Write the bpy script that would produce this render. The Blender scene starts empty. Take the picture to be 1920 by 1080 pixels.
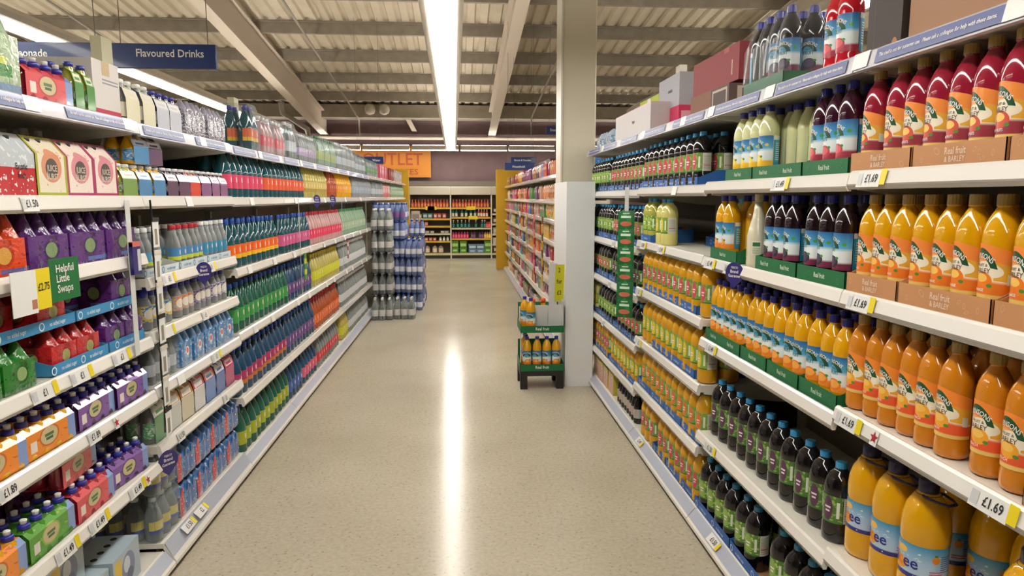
import bpy, math, random
from mathutils import Matrix, Vector
random.seed(7)
SC = bpy.context.scene
COL = SC.collection
PI = math.pi
def rad(a): return a*PI/180
# ------------------------------------------------------------------ camera
cam_d = bpy.data.cameras.new('camera'); cam_d.lens = 24.0; cam_d.sensor_width = 36.0
cam_d.clip_start = 0.05; cam_d.clip_end = 200
cam = bpy.data.objects.new('camera', cam_d); COL.objects.link(cam)
_p, _y = rad(7.565), rad(4.43)
_R = Vector((math.cos(_y), -math.sin(_y), 0))
_F = Vector((math.sin(_y)*math.cos(_p), math.cos(_y)*math.cos(_p), -math.sin(_p)))
_U = _R.cross(_F)
cam.matrix_world = Matrix(((_R.x,_U.x,-_F.x,0),(_R.y,_U.y,-_F.y,0),(_R.z,_U.z,-_F.z,1.5),(0,0,0,1)))
SC.camera = cam
# ------------------------------------------------------------------ world, exposure
W = bpy.data.worlds.new('World'); SC.world = W; W.use_nodes = True
W.node_tree.nodes['Background'].inputs[0].default_value = (0.02,0.018,0.016,1)
W.node_tree.nodes['Background'].inputs[1].default_value = 1.0
SC.view_settings.view_transform = 'Standard'; SC.view_settings.look = 'None'
SC.view_settings.gamma = 1.0; SC.view_settings.use_curve_mapping = False
SC.view_settings.exposure = 0.18
LIGHT_STRENGTH = 20.0
LIGHT_COLOR = (1.0, 0.955, 0.875)
SC.cycles.max_bounces = 6; SC.cycles.diffuse_bounces = 3; SC.cycles.glossy_bounces = 3
SC.cycles.transmission_bounces = 3; SC.cycles.transparent_max_bounces = 10
SC.cycles.sample_clamp_indirect = 6.0; SC.cycles.use_denoising = True
SC.cycles.caustics_reflective = False; SC.cycles.caustics_refractive = False
# ------------------------------------------------------------------ materials
def lin(c):
    if isinstance(c, str):
        c = c.lstrip('#'); c = tuple(int(c[i:i+2],16)/255 for i in (0,2,4))
    return tuple((v/12.92 if v <= .04045 else ((v+.055)/1.055)**2.4) for v in c[:3]) + (1.0,)
MATS = {}
def mat(name, color, rough=.5, metal=0, coat=0, emit=0, spec=.5, trans=0):
    if name in MATS: return MATS[name]
    m = bpy.data.materials.new(name); m.use_nodes = True
    b = m.node_tree.nodes['Principled BSDF']
    b.inputs['Base Color'].default_value = lin(color)
    b.inputs['Roughness'].default_value = rough
    b.inputs['Metallic'].default_value = metal
    b.inputs['Specular IOR Level'].default_value = spec
    if coat:
        b.inputs['Coat Weight'].default_value = coat; b.inputs['Coat Roughness'].default_value = .06
    if emit:
        b.inputs['Emission Color'].default_value = LIGHT_COLOR+(1,)
        b.inputs['Emission Strength'].default_value = emit
    if trans: b.inputs['Transmission Weight'].default_value = trans
    MATS[name] = m
    return m
def clear(name, color, opac=.35, rough=.08):
    """thin see-through plastic: tinted transparency under a glossy skin"""
    if name in MATS: return MATS[name]
    m = bpy.data.materials.new(name); m.use_nodes = True
    nt = m.node_tree; N = nt.nodes; Lk = nt.links
    b = N['Principled BSDF']; b.inputs['Base Color'].default_value = lin(color)
    b.inputs['Roughness'].default_value = rough
    t = N.new('ShaderNodeBsdfTransparent'); t.inputs[0].default_value = tuple(.35+.65*v for v in lin(color)[:3])+(1,)
    lw = N.new('ShaderNodeLayerWeight'); lw.inputs[0].default_value = .35
    mr = N.new('ShaderNodeMapRange'); mr.inputs[3].default_value = opac; mr.inputs[4].default_value = min(1, opac*2+.2)
    mx = N.new('ShaderNodeMixShader')
    Lk.new(lw.outputs['Facing'], mr.inputs[0]); Lk.new(mr.outputs[0], mx.inputs[0])
    Lk.new(t.outputs[0], mx.inputs[1]); Lk.new(b.outputs[0], mx.inputs[2])
    Lk.new(mx.outputs[0], N['Material Output'].inputs[0])
    MATS[name] = m
    return m
def crinkle(m, sc=38, st=.35):
    """shallow wrinkles of shrink film, so that it glints"""
    N = m.node_tree.nodes; Lk = m.node_tree.links; b = N['Principled BSDF']
    tc = N.new('ShaderNodeTexCoord'); n = N.new('ShaderNodeTexNoise'); n.inputs['Scale'].default_value = sc; n.inputs['Detail'].default_value = 3; n.inputs['Distortion'].default_value = 1.2
    bp = N.new('ShaderNodeBump'); bp.inputs['Strength'].default_value = st; bp.inputs['Distance'].default_value = .01
    Lk.new(tc.outputs['Object'], n.inputs['Vector']); Lk.new(n.outputs[0], bp.inputs['Height']); Lk.new(bp.outputs[0], b.inputs['Normal']); Lk.new(bp.outputs[0], b.inputs['Coat Normal'])
def art(name, base, layers, rough=.4, coat=.3):
    """printed artwork in UV space: list of layers drawn over a base colour"""
    if name in MATS: return MATS[name]
    m = bpy.data.materials.new(name); m.use_nodes = True
    nt = m.node_tree; N = nt.nodes; Lk = nt.links
    b = N['Principled BSDF']; b.inputs['Roughness'].default_value = rough
    b.inputs['Coat Weight'].default_value = coat; b.inputs['Coat Roughness'].default_value = .08
    uv = N.new('ShaderNodeUVMap'); sep = N.new('ShaderNodeSeparateXYZ'); Lk.new(uv.outputs[0], sep.inputs[0])
    X, Y = sep.outputs[0], sep.outputs[1]
    def mt(op, a, c=None):
        n = N.new('ShaderNodeMath'); n.operation = op
        for i, v in enumerate((a, c)):
            if v is None: continue
            if isinstance(v, (int, float)): n.inputs[i].default_value = v
            else: Lk.new(v, n.inputs[i])
        return n.outputs[0]
    rgb = N.new('ShaderNodeRGB'); rgb.outputs[0].default_value = lin(base); cur = rgb.outputs[0]
    def mix(mask, col):
        nonlocal cur
        n = N.new('ShaderNodeMix'); n.data_type = 'RGBA'
        Lk.new(mask, n.inputs[0]); Lk.new(cur, n.inputs[6])
        if isinstance(col, (str, tuple)): n.inputs[7].default_value = lin(col)
        else: Lk.new(col, n.inputs[7])
        cur = n.outputs[2]
    for l in layers:
        k = l[0]
        if k == 'ramp':
            r = N.new('ShaderNodeValToRGB'); e = r.color_ramp.elements
            st = l[1]; e[0].position = st[0][0]; e[0].color = lin(st[0][1]); e[1].position = st[-1][0]; e[1].color = lin(st[-1][1])
            for p, c in st[1:-1]: e.new(p).color = lin(c)
            Lk.new(Y, r.inputs[0]); cur = r.outputs[0]
        elif k == 'ell':
            _, cx, cy, rx, ry, c = l
            dx = mt('DIVIDE', mt('SUBTRACT', X, cx), rx); dy = mt('DIVIDE', mt('SUBTRACT', Y, cy), ry)
            mix(mt('LESS_THAN', mt('ADD', mt('MULTIPLY', dx, dx), mt('MULTIPLY', dy, dy)), 1), c)
        elif k == 'arc':
            _, cx, cy, rx, ry, inner, c = l
            dx = mt('DIVIDE', mt('SUBTRACT', X, cx), rx); dy = mt('DIVIDE', mt('SUBTRACT', Y, cy), ry)
            q = mt('ADD', mt('MULTIPLY', dx, dx), mt('MULTIPLY', dy, dy))
            mk = mt('MULTIPLY', mt('LESS_THAN', q, 1), mt('GREATER_THAN', q, inner*inner))
            mix(mt('MULTIPLY', mk, mt('GREATER_THAN', dy, .35)), c)
        elif k == 'rect':
            _, x0, y0, x1, y1, c = l
            mx_ = mt('LESS_THAN', mt('ABSOLUTE', mt('SUBTRACT', X, (x0+x1)/2)), (x1-x0)/2)
            my_ = mt('LESS_THAN', mt('ABSOLUTE', mt('SUBTRACT', Y, (y0+y1)/2)), (y1-y0)/2)
            mix(mt('MULTIPLY', mx_, my_), c)
        elif k == 'noise':
            _, sc, th, c = l
            n = N.new('ShaderNodeTexNoise'); n.inputs['Scale'].default_value = sc; n.inputs['Detail'].default_value = 2
            Lk.new(uv.outputs[0], n.inputs['Vector'])
            mix(mt('GREATER_THAN', n.outputs[0], th), c)
        elif k == 'lines':      # rows of small print inside a box
            _, x0, y0, x1, y1, n_, c = l
            mx_ = mt('LESS_THAN', mt('ABSOLUTE', mt('SUBTRACT', X, (x0+x1)/2)), (x1-x0)/2)
            my_ = mt('LESS_THAN', mt('ABSOLUTE', mt('SUBTRACT', Y, (y0+y1)/2)), (y1-y0)/2)
            st = mt('LESS_THAN', mt('FRACT', mt('MULTIPLY', mt('SUBTRACT', Y, y0), n_/(y1-y0))), .45)
            mix(mt('MULTIPLY', st, mt('MULTIPLY', mx_, my_)), c)
    Lk.new(cur, b.inputs['Base Color'])
    if coat >= .7: crinkle(m)
    MATS[name] = m
    return m
def noisy(name, c1, c2, scale=8, rough=.6, detail=4, lo=.35, hi=.65, spec=.5, stretch=(1,1,1)):
    if name in MATS: return MATS[name]
    m = bpy.data.materials.new(name); m.use_nodes = True
    nt = m.node_tree; N = nt.nodes; Lk = nt.links; b = N['Principled BSDF']
    tc = N.new('ShaderNodeTexCoord'); mp = N.new('ShaderNodeMapping'); mp.inputs['Scale'].default_value = stretch
    n = N.new('ShaderNodeTexNoise'); n.inputs['Scale'].default_value = scale; n.inputs['Detail'].default_value = detail
    r = N.new('ShaderNodeValToRGB'); r.color_ramp.elements[0].position = lo; r.color_ramp.elements[1].position = hi
    r.color_ramp.elements[0].color = lin(c1); r.color_ramp.elements[1].color = lin(c2)
    Lk.new(tc.outputs['Object'], mp.inputs[0]); Lk.new(mp.outputs[0], n.inputs['Vector']); Lk.new(n.outputs[0], r.inputs[0])
    Lk.new(r.outputs[0], b.inputs['Base Color'])
    b.inputs['Roughness'].default_value = rough; b.inputs['Specular IOR Level'].default_value = spec
    MATS[name] = m
    return m
# ------------------------------------------------------------------ mesh accumulator
class MB:
    def __init__(s): s.v = []; s.f = []; s.m = []; s.uv = []; s.sm = []
    def face(s, idx, m=0, uv=None, smooth=False):
        s.f.append(tuple(idx)); s.m.append(m); s.uv.append(uv or [(0,0)]*len(idx)); s.sm.append(smooth)
    def box(s, x0, y0, z0, x1, y1, z1, m=0, fm=None, ch=0):
        """box; fm = {'-x','+x','-y','+y','-z','+z'} material overrides; every face has its own 0-1 UV"""
        fm = fm or {}
        if ch:
            b = len(s.v); c = ch
            P = []
            for z, i in ((z0, c), (z0+c, 0), (z1-c, 0), (z1, c)):
                P += [(x0+i+ (c if i==0 else 0), y0+i, z), (x1-i-(c if i==0 else 0), y0+i, z), (x1-i, y0+i+(c if i==0 else 0), z), (x1-i, y1-i-(c if i==0 else 0), z),
                      (x1-i-(c if i==0 else 0), y1-i, z), (x0+i+(c if i==0 else 0), y1-i, z), (x0+i, y1-i-(c if i==0 else 0), z), (x0+i, y0+i+(c if i==0 else 0), z)]
            s.v += P
            names = ['-y', None, '+x', None, '+y', None, '-x', None]
            for k in range(3):
                for j in range(8):
                    a = b+k*8+j; a2 = b+k*8+(j+1) % 8
                    nm = names[j] if k == 1 else None
                    s.face((a, a2, a2+8, a+8), fm.get(nm, m), [(0,0),(1,0),(1,1),(0,1)])
            s.face([b+24+j for j in range(8)], fm.get('+z', m)); s.face([b+7-j for j in range(8)], fm.get('-z', m))
            return
        b = len(s.v)
        s.v += [(x0,y0,z0),(x1,y0,z0),(x1,y1,z0),(x0,y1,z0),(x0,y0,z1),(x1,y0,z1),(x1,y1,z1),(x0,y1,z1)]
        q = [(0,0),(1,0),(1,1),(0,1)]
        for nm, f in (('-z',(3,2,1,0)),('+z',(4,5,6,7)),('-y',(0,1,5,4)),('+x',(1,2,6,5)),('+y',(2,3,7,6)),('-x',(3,0,4,7))):
            s.face([b+i for i in f], fm.get(nm, m), q)
    def prism(s, poly, axis, a, b, m=0, capm=None, fm=None):
        """extrude a 2-D polygon along 'x','y' or 'z' from a to b"""
        n = len(poly); o = len(s.v)
        for t in (a, b):
            for (p, q) in poly:
                s.v.append({'x':(t,p,q),'y':(p,t,q),'z':(p,q,t)}[axis])
        for i in range(n):
            j = (i+1) % n
            mm = m if not fm or i not in fm else fm[i]
            s.face((o+i, o+j, o+n+j, o+n+i), mm, [(0,0),(0,1),(1,1),(1,0)])
        cm = m if capm is None else capm
        xs = [p[0] for p in poly]; ys = [p[1] for p in poly]; w = max(xs)-min(xs) or 1; h = max(ys)-min(ys) or 1
        u = [((p[0]-min(xs))/w, (p[1]-min(ys))/h) for p in poly]
        s.face([o+i for i in reversed(range(n))], cm, list(reversed(u))); s.face([o+n+i for i in range(n)], cm, u)
    def lathe(s, prof, seg=20, m=0, c=(0,0), ms=None, sq=0, cap=True):
        """profile [(r,z)...] bottom to top; ms = per ring material; sq squares the section a little"""
        o = len(s.v); H = prof[-1][1]-prof[0][1] or 1
        for r, z in prof:
            for k in range(seg):
                a = 2*PI*k/seg; rr = r*(1+sq*(math.cos(4*a)*-.5+.0))
                s.v.append((c[0]+rr*math.cos(a), c[1]+rr*math.sin(a), z))
        for i in range(len(prof)-1):
            for k in range(seg):
                k2 = (k+1) % seg
                mm = ms[i] if ms else m
                v0 = (prof[i][1]-prof[0][1])/H; v1 = (prof[i+1][1]-prof[0][1])/H
                s.face((o+i*seg+k, o+i*seg+k2, o+(i+1)*seg+k2, o+(i+1)*seg+k), mm,
                       [(k/seg,v0),((k+1)/seg,v0),((k+1)/seg,v1),(k/seg,v1)], True)
        if cap:
            s.face([o+k for k in reversed(range(seg))], ms[0] if ms else m)
            e = o+(len(prof)-1)*seg; s.face([e+k for k in range(seg)], ms[-1] if ms else m)
    def patch(s, r, z0, z1, a0, a1, m=0, n=14, top=None, c=(0,0), nz=3):
        """label wrapped on a cylinder, angles in degrees, 0 = front (-y)"""
        o = len(s.v)
        for i in range(n+1):
            t = i/n; a = rad(a0+(a1-a0)*t); zt = z1+(top(t) if top else 0)
            for j in range(nz+1):
                z = z0+(zt-z0)*j/nz
                rr = r(z) if callable(r) else r
                s.v.append((c[0]+rr*math.sin(a), c[1]-rr*math.cos(a), z))
        for i in range(n):
            for j in range(nz):
                q = o+i*(nz+1)+j
                s.face((q, q+nz+1, q+nz+2, q+1), m, [(i/n,j/nz),((i+1)/n,j/nz),((i+1)/n,(j+1)/nz),(i/n,(j+1)/nz)], True)
    def text_cyl(s, txt, size, ang, z, r, m, arc=None, cond=1.0, font=None):
        V, F = glyphs(txt, size); o = len(s.v)
        for x, y in V:
            x *= cond
            if arc:
                a = x/arc; x, y = (arc+y)*math.sin(a), (arc+y)*math.cos(a)-arc
            t = rad(ang)+x/r
            s.v.append((r*math.sin(t), -r*math.cos(t), z+y))
        for f in F: s.face([o+i for i in f], m)
    def text(s, txt, size, org, ux, uz, m, cond=1.0, shear=0):
        """flat text centred at org, reading along ux with up uz"""
        V, F = glyphs(txt, size); o = len(s.v); org = Vector(org); ux = Vector(ux); uz = Vector(uz)
        for x, y in V: s.v.append(tuple(org+ux*(x*cond+y*shear)+uz*y))
        for f in F: s.face([o+i for i in f], m)
    def quad(s, org, ux, uz, w, h, m=0):
        """flat rectangle centred at org with 0-1 UV"""
        o = len(s.v); org = Vector(org); ux = Vector(ux); uz = Vector(uz)
        for a, b in ((-.5,-.5),(.5,-.5),(.5,.5),(-.5,.5)): s.v.append(tuple(org+ux*w*a+uz*h*b))
        s.face((o,o+1,o+2,o+3), m, [(0,0),(1,0),(1,1),(0,1)])
    def build(s, name, mats):
        me = bpy.data.meshes.new(name)
        me.from_pydata(s.v, [], s.f)
        for mm in (mats if isinstance(mats, (list, tuple)) else [mats]): me.materials.append(mm)
        me.polygons.foreach_set('material_index', s.m)
        me.polygons.foreach_set('use_smooth', s.sm)
        ul = me.uv_layers.new(name='UVMap')
        flat = [c for u in s.uv for p in u for c in p]
        ul.data.foreach_set('uv', flat)
        me.update()
        return me
_G = {}
def glyphs(txt, size):
    if txt not in _G:
        cu = bpy.data.curves.new('lettering', 'FONT'); cu.body = txt; cu.size = 1; cu.resolution_u = 2
        cu.align_x = 'CENTER'; cu.align_y = 'CENTER'; cu.offset = .012
        ob = bpy.data.objects.new('lettering', cu); COL.objects.link(ob)
        bpy.context.view_layer.update()
        me = bpy.data.meshes.new_from_object(ob.evaluated_get(bpy.context.evaluated_depsgraph_get()))
        _G[txt] = ([(v.co.x, v.co.y) for v in me.vertices], [tuple(p.vertices) for p in me.polygons])
        bpy.data.objects.remove(ob); bpy.data.meshes.remove(me); bpy.data.curves.remove(cu)
    V, F = _G[txt]
    return [(x*size, y*size) for x, y in V], F
# ------------------------------------------------------------------ object helpers
def link(name, data, parent=None, loc=(0,0,0), rz=0):
    o = bpy.data.objects.new(name, data); COL.objects.link(o)
    if parent: o.parent = parent
    o.location = loc
    if rz: o.rotation_euler = (0,0,rz)
    return o
_CUT = ((' with light blue cap',''),(', light blue cap',''),('Real fruit & Barley tray','fruit & barley tray'),('beside the frame edge on the right','beside right frame edge'),('on the second shelf down','second shelf down'),('on the third shelf down','third shelf down'),
    ('tan fruit & barley tray','tan tray'),(' set back in shade',' in shade'),(', navy handled cap',''),(' with cream label',''),(' over water stacks',''),('black blackcurrant','blackcurrant'),(' and blue cap',''),(' and yellow label',''),('blue card tray','blue tray'),
    (' on bottom shelf of second bay',', bottom shelf, second bay'),('pack on the sixth shelf down of second bay','pack, sixth shelf down, second bay'),('can multipack','multipack'),('the ',''))
def meta(o, label=None, cat=None, group=None, kind=None):
    if label:
        for a_, b_ in _CUT:
            if len(label.split()) <= 16: break
            label = label.replace(a_, b_)
    if label: o['label'] = label
    if cat: o['category'] = cat
    if group: o['group'] = group
    if kind: o['kind'] = kind
    return o
def struct(name, mb, mats): return meta(link(name, mb.build(name, mats)), kind='structure')
def inst(T, loc, rz, label, cat, group=None):
    """T = (kind name, root mesh, [(part, mesh, [(sub-part, mesh)])])"""
    r = link(T[0], T[1], None, loc, rz); meta(r, label, cat, group)
    for pn, pm, subs in T[2]:
        if isinstance(pm, tuple): pm, off = pm
        else: off = (0,0,0)
        c = link(pn, pm, r, off)
        for sn, sm in subs: link(sn, sm, c)
    return r
_O = ('first second third fourth fifth sixth seventh eighth ninth tenth eleventh twelfth thirteenth fourteenth fifteenth sixteenth seventeenth eighteenth nineteenth').split()
def ordinal(i):
    if i < 19: return _O[i]
    n = i+1; tens = {2:'twent',3:'thirt',4:'fort',5:'fift'}[n//10]; u = n % 10
    return tens+'ieth' if u == 0 else tens+'y-'+_O[u-1]
XR = 1.07
def XLf(y): return -(1.225-.0115*y)
def place(side, T, y, d, z, label, cat, group=None, jit=6, rot=0):
    if side == 'R': x = XR+d; rz = -PI/2
    elif side == 'F': x = .95+d; rz = -PI/2
    else: x = XLf(y)-d; rz = PI/2-.0115
    return inst(T, (x,y,z), rz+rad(rot+random.uniform(-jit,jit)), label, cat, group)
def row(side, T, desc, cat, ys, d, z, where, jit=6, start=0, end='near end', rot=0, layer=None):
    ys = sorted(ys)
    for i, y in enumerate(ys):
        t = T[i % len(T)] if isinstance(T, list) else T
        lb = '%s, %s from %s, %s' % (desc, ordinal(i+start), end, where) if len(ys) > 1 else '%s, %s' % (desc, where)
        place(side, t, y, d+random.uniform(-.003,.003), z, lb, cat, ('%s on %s' % (cat, where)) if len(ys) > 1 else None, jit, rot)
def rng(a, b, step):
    n = int((b-a)/step+1e-6)+1
    return [a+i*step for i in range(n)]
# ------------------------------------------------------------------ common materials
M = dict(
    shelf=mat('shelf_white','#dcd8cc',.35), rail=mat('rail_white','#efece6',.16,coat=.8), railg=mat('rail_grey','#a9a39c',.2,coat=.6,metal=.3),
    back=mat('back_panel','#8a8072',.6), frame=mat('frame_cream','#d6d0bf',.45), kick=mat('kick_dark','#3a332b',.7),
    bluestrip=mat('blue_strip','#3a4a8c',.35,coat=.3), greystrip=mat('grey_strip','#b9b9c2',.35,coat=.3), baserail=mat('base_rail','#b4bacb',.3,coat=.4),
    ink=mat('ink_black','#1c1c1e',.6), white=mat('white_print','#f2f0ea',.45), tick=mat('ticket_paper','#e8e8e6',.35,coat=.3), tickg=mat('ticket_grey','#c9ccd0',.4), yellow=mat('ticket_yellow','#e8d21c',.4),
    red=mat('star_red','#a8242c',.5), steel=mat('steel_dull','#7d776c',.5,metal=.6), green_card=mat('green_card','#0c6b35',.4),
    blue=mat('badge_blue','#2a2670',.35,coat=.3), kraft=noisy('kraft','#a9794f','#b58a60',30,.75), cream=mat('cream_paint','#c9bfa8',.6),
)
TIN = M['tick']
# ------------------------------------------------------------------ room
# floor: speckled beige vinyl with a soft sheen
fm = bpy.data.materials.new('floor_vinyl'); fm.use_nodes = True
nt = fm.node_tree; N = nt.nodes; Lk = nt.links; b = N['Principled BSDF']
tc = N.new('ShaderNodeTexCoord')
n1 = N.new('ShaderNodeTexNoise'); n1.inputs['Scale'].default_value = 55; n1.inputs['Detail'].default_value = 3
n2 = N.new('ShaderNodeTexNoise'); n2.inputs['Scale'].default_value = 1.1; n2.inputs['Detail'].default_value = 5
vo = N.new('ShaderNodeTexVoronoi'); vo.inputs['Scale'].default_value = 34
for n_ in (n1, n2, vo): Lk.new(tc.outputs['Object'], n_.inputs['Vector'])
r1 = N.new('ShaderNodeValToRGB'); r1.color_ramp.elements[0].position = .35; r1.color_ramp.elements[1].position = .65
r1.color_ramp.elements[0].color = lin('#b5ac99'); r1.color_ramp.elements[1].color = lin('#c1b8a5')
Lk.new(n1.outputs[0], r1.inputs[0])
r3 = N.new('ShaderNodeValToRGB'); r3.color_ramp.elements[0].position = .3; r3.color_ramp.elements[1].position = .62
r3.color_ramp.elements[0].color = (.88,.865,.85,1); r3.color_ramp.elements[1].color = (1,1,1,1)
Lk.new(n2.outputs[0], r3.inputs[0])
mx = N.new('ShaderNodeMix'); mx.data_type = 'RGBA'; mx.blend_type = 'MULTIPLY'; mx.inputs[0].default_value = 1
Lk.new(r1.outputs[0], mx.inputs[6]); Lk.new(r3.outputs[0], mx.inputs[7])
lt = N.new('ShaderNodeMath'); lt.operation = 'LESS_THAN'; lt.inputs[1].default_value = .16; Lk.new(vo.outputs['Distance'], lt.inputs[0])
ml = N.new('ShaderNodeMath'); ml.operation = 'MULTIPLY'; ml.inputs[1].default_value = .45; Lk.new(lt.outputs[0], ml.inputs[0])
m2 = N.new('ShaderNodeMix'); m2.data_type = 'RGBA'; m2.inputs[7].default_value = lin('#7d6b54')
Lk.new(ml.outputs[0], m2.inputs[0]); Lk.new(mx.outputs[2], m2.inputs[6]); Lk.new(m2.outputs[2], b.inputs['Base Color'])
rr = N.new('ShaderNodeMapRange'); rr.inputs[3].default_value = .14; rr.inputs[4].default_value = .2; Lk.new(n2.outputs[0], rr.inputs[0])
Lk.new(rr.outputs[0], b.inputs['Roughness']); b.inputs['Specular IOR Level'].default_value = .17
WX0, WX1, WY0, WY1 = -16, 14, -5, 17.4
q = MB(); q.box(WX0,WY0,-.2,WX1,WY1,0); struct('floor', q, fm)
def zdeck(y): return 3.66+.115*(17.3-y)
wall_m = noisy('wall_purple','#6a5556','#725c5d',3,.8)
roofw = noisy('deck_beige','#d6cab4','#cbbfa8',2.2,.7)
q = MB(); q.box(WX0,17.4,0,WX1,17.6,3.9); struct('wall_back', q, wall_m)
q = MB(); q.box(WX0-.2,WY0,0,WX0,17.6,7); struct('wall_left', q, mat('wall_side','#a89c88',.8))
q = MB(); q.box(WX1,WY0,0,WX1+.2,17.6,7); struct('wall_right', q, MATS['wall_side'])
q = MB(); q.box(WX0,WY0-.2,0,WX1,WY0,7); struct('wall_front', q, MATS['wall_side'])
q = MB(); x = WX0; prof = []
while x < WX1:
    prof += [(x,0),(x+.11,0),(x+.135,.045),(x+.185,.045)]; x += .21
ys = [WY0, 17.4]
for i, (px, pz) in enumerate(prof):
    for yy in ys: q.v.append((px, yy, zdeck(yy)+pz))
for i in range(len(prof)-1): q.face((i*2, i*2+1, i*2+3, i*2+2))
struct('ceiling', q, roofw)
tn = [0]
def trim(mb, mats):
    tn[0] += 1; return struct('trim_%d' % tn[0], mb, mats)
purl = noisy('purlin_galv','#8f8678','#9c9384',6,.6); beam_m = mat('beam_cream','#c9bcab',.6)
y = 15.85
while y > WY0:
    z = zdeck(y); q = MB()
    q.prism([(y,z-.19),(y+.07,z-.19),(y+.07,z-.165),(y+.015,z-.165),(y+.015,z-.02),(y-.05,z-.02),(y-.05,z+.0),(y,z+.0)], 'x', WX0, WX1)
    trim(q, purl); y -= 1.395
q = MB(); q.box(WX0,16.75,zdeck(17)-.32,WX1,17.39,zdeck(17)-.02); trim(q, noisy('eave_dark','#857b6d','#948a7b',4,.7))
q = MB(); q.box(WX0,16.85,3.50,WX1,17.0,3.66-.02); trim(q, beam_m)
for cx in (-11.4,-7.35,-3.22,.83,4.9,8.9):      # rafters: I sections following the slope
    q = MB(); ya, yb = WY0, 17.39
    def sec(y):
        zb = 2.98+.115*(17.3-y); zt = zb+.5
        return zb, zt
    for (x0,x1,a,bb) in ((-.09,.09,0,.025),(-.02,.02,.025,.475),(-.09,.09,.475,.5)):
        o = len(q.v)
        for yy in (ya, yb):
            zb, zt = sec(yy)
            q.v += [(cx+x0,yy,zb+a),(cx+x1,yy,zb+a),(cx+x1,yy,zb+bb),(cx+x0,yy,zb+bb)]
        for k in range(4): q.face((o+k, o+(k+1)%4, o+4+(k+1)%4, o+4+k))
        q.face((o,o+3,o+2,o+1)); q.face((o+4,o+5,o+6,o+7))
    trim(q, beam_m)
def tube(mb, pts, r, seg=8, m=0):
    P = [Vector(p) for p in pts]; o = len(mb.v)
    for i, p in enumerate(P):
        d = ((P[min(i+1,len(P)-1)]-p).normalized()+(p-P[max(i-1,0)]).normalized()).normalized()
        u = d.cross(Vector((0,0,1)) if abs(d.z) < .9 else Vector((1,0,0))).normalized(); w = d.cross(u)
        for k in range(seg):
            a = 2*PI*k/seg; mb.v.append(tuple(p+u*r*math.cos(a)+w*r*math.sin(a)))
    for i in range(len(P)-1):
        for k in range(seg):
            k2 = (k+1)%seg
            mb.face((o+i*seg+k,o+i*seg+k2,o+(i+1)*seg+k2,o+(i+1)*seg+k), m, None, True)
    mb.face([o+k for k in range(seg)], m); mb.face([o+(len(P)-1)*seg+k for k in reversed(range(seg))], m)
def pipe(name, pts, r, label, m):
    q = MB(); tube(q, pts, r); meta(link(name, q.build(name, m)), label, 'pipe')
def zs(y, o): return 3.3+o+.115*(17.3-y)
pm = mat('pipe_grey','#9a9184',.5)
pipe('wall_pipe', [(-14,17.1,2.93),(13,17.1,2.93)], .045, 'long pale pipe running across the far wall below the beams', mat('pipe_pale','#a89c8e',.5))
pipe('sprinkler_pipe', [(-2.35,3,zs(3,0)),(-2.35,16.9,zs(16.9,0)),(-2.35,16.95,2.97)], .02, 'thin ceiling pipe over the left shelving, bending down at far wall', pm)
pipe('sprinkler_pipe', [(-5.5,3,zs(3,0)),(-5.5,16.9,zs(16.9,0)),(-5.5,16.95,2.97)], .02, 'thin ceiling pipe behind the blue Flavoured Drinks sign', pm)
pipe('sprinkler_pipe', [(1.75,3,zs(3,0)),(1.75,16.6,zs(16.6,0)),(1.75,16.65,2.97)], .02, 'thin ceiling pipe behind the square column', pm)
pipe('sprinkler_pipe', [(5.5,3,zs(3,0)),(5.5,16.6,zs(16.6,0)),(5.5,16.65,2.97)], .02, 'thin ceiling pipe over the far right aisle', pm)
pipe('drain_pipe', [(-4.0,16.3,3.65),(-4.0,16.4,3.42),(-3.55,16.8,3.1),(-3.5,16.9,2.7)], .07, 'cranked grey drainpipe on the far wall above the left shelving', mat('drain','#8b8376',.5))
q = MB(); q.prism([(-1.32,3.48),(-1.2,3.48),(-1.0,3.1),(-1.12,3.1)], 'y', 17.1, 17.3); meta(link('wall_bracket', q.build('wall_bracket', beam_m)), 'short slanting bracket on the far wall left of the ceiling light', 'bracket')
for i, x in enumerate((-2.05,-1.72)):
    q = MB(); q.lathe([(.03,3.42),(.1,3.45),(.13,3.52),(.12,3.6),(.07,3.66)], 14, c=(x,16.6))
    meta(link('ceiling_alarm', q.build('ceiling_alarm', mat('alarm','#b0a698',.5))), '%s round grey alarm under the far eave' % ('left' if i == 0 else 'right'), 'alarm')
# column
q = MB(); q.box(.845,5.66,0,1.13,5.92,6.0,ch=.012)
t = link('column', q.build('column', mat('column_paint','#cfc7b4',.45,coat=.1)))
meta(t, 'tall square beige column rising to the roof behind the right shelving', 'column')
q = MB(); q.box(.838,5.652,1.4,.853,5.928,5.9); link('column_edge_trim', q.build('column_edge_trim', mat('column_edge','#d8d2c4',.4)), t)
q = MB()
cas = [(.83,5.26),(1.052,5.26),(1.052,5.64),(.842,5.64),(.842,5.94),(.83,5.94)]
q.prism(cas, 'z', 0, 1.62)
t = link('column_casing', q.build('column_casing', mat('casing','#eceef0',.4,coat=.1)))
meta(t, 'plain white boxed casing wrapped round the foot of the column', 'casing')
# ------------------------------------------------------------------ strip lights
em = mat('tube_light','#ffffff',.4,emit=LIGHT_STRENGTH)
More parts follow.
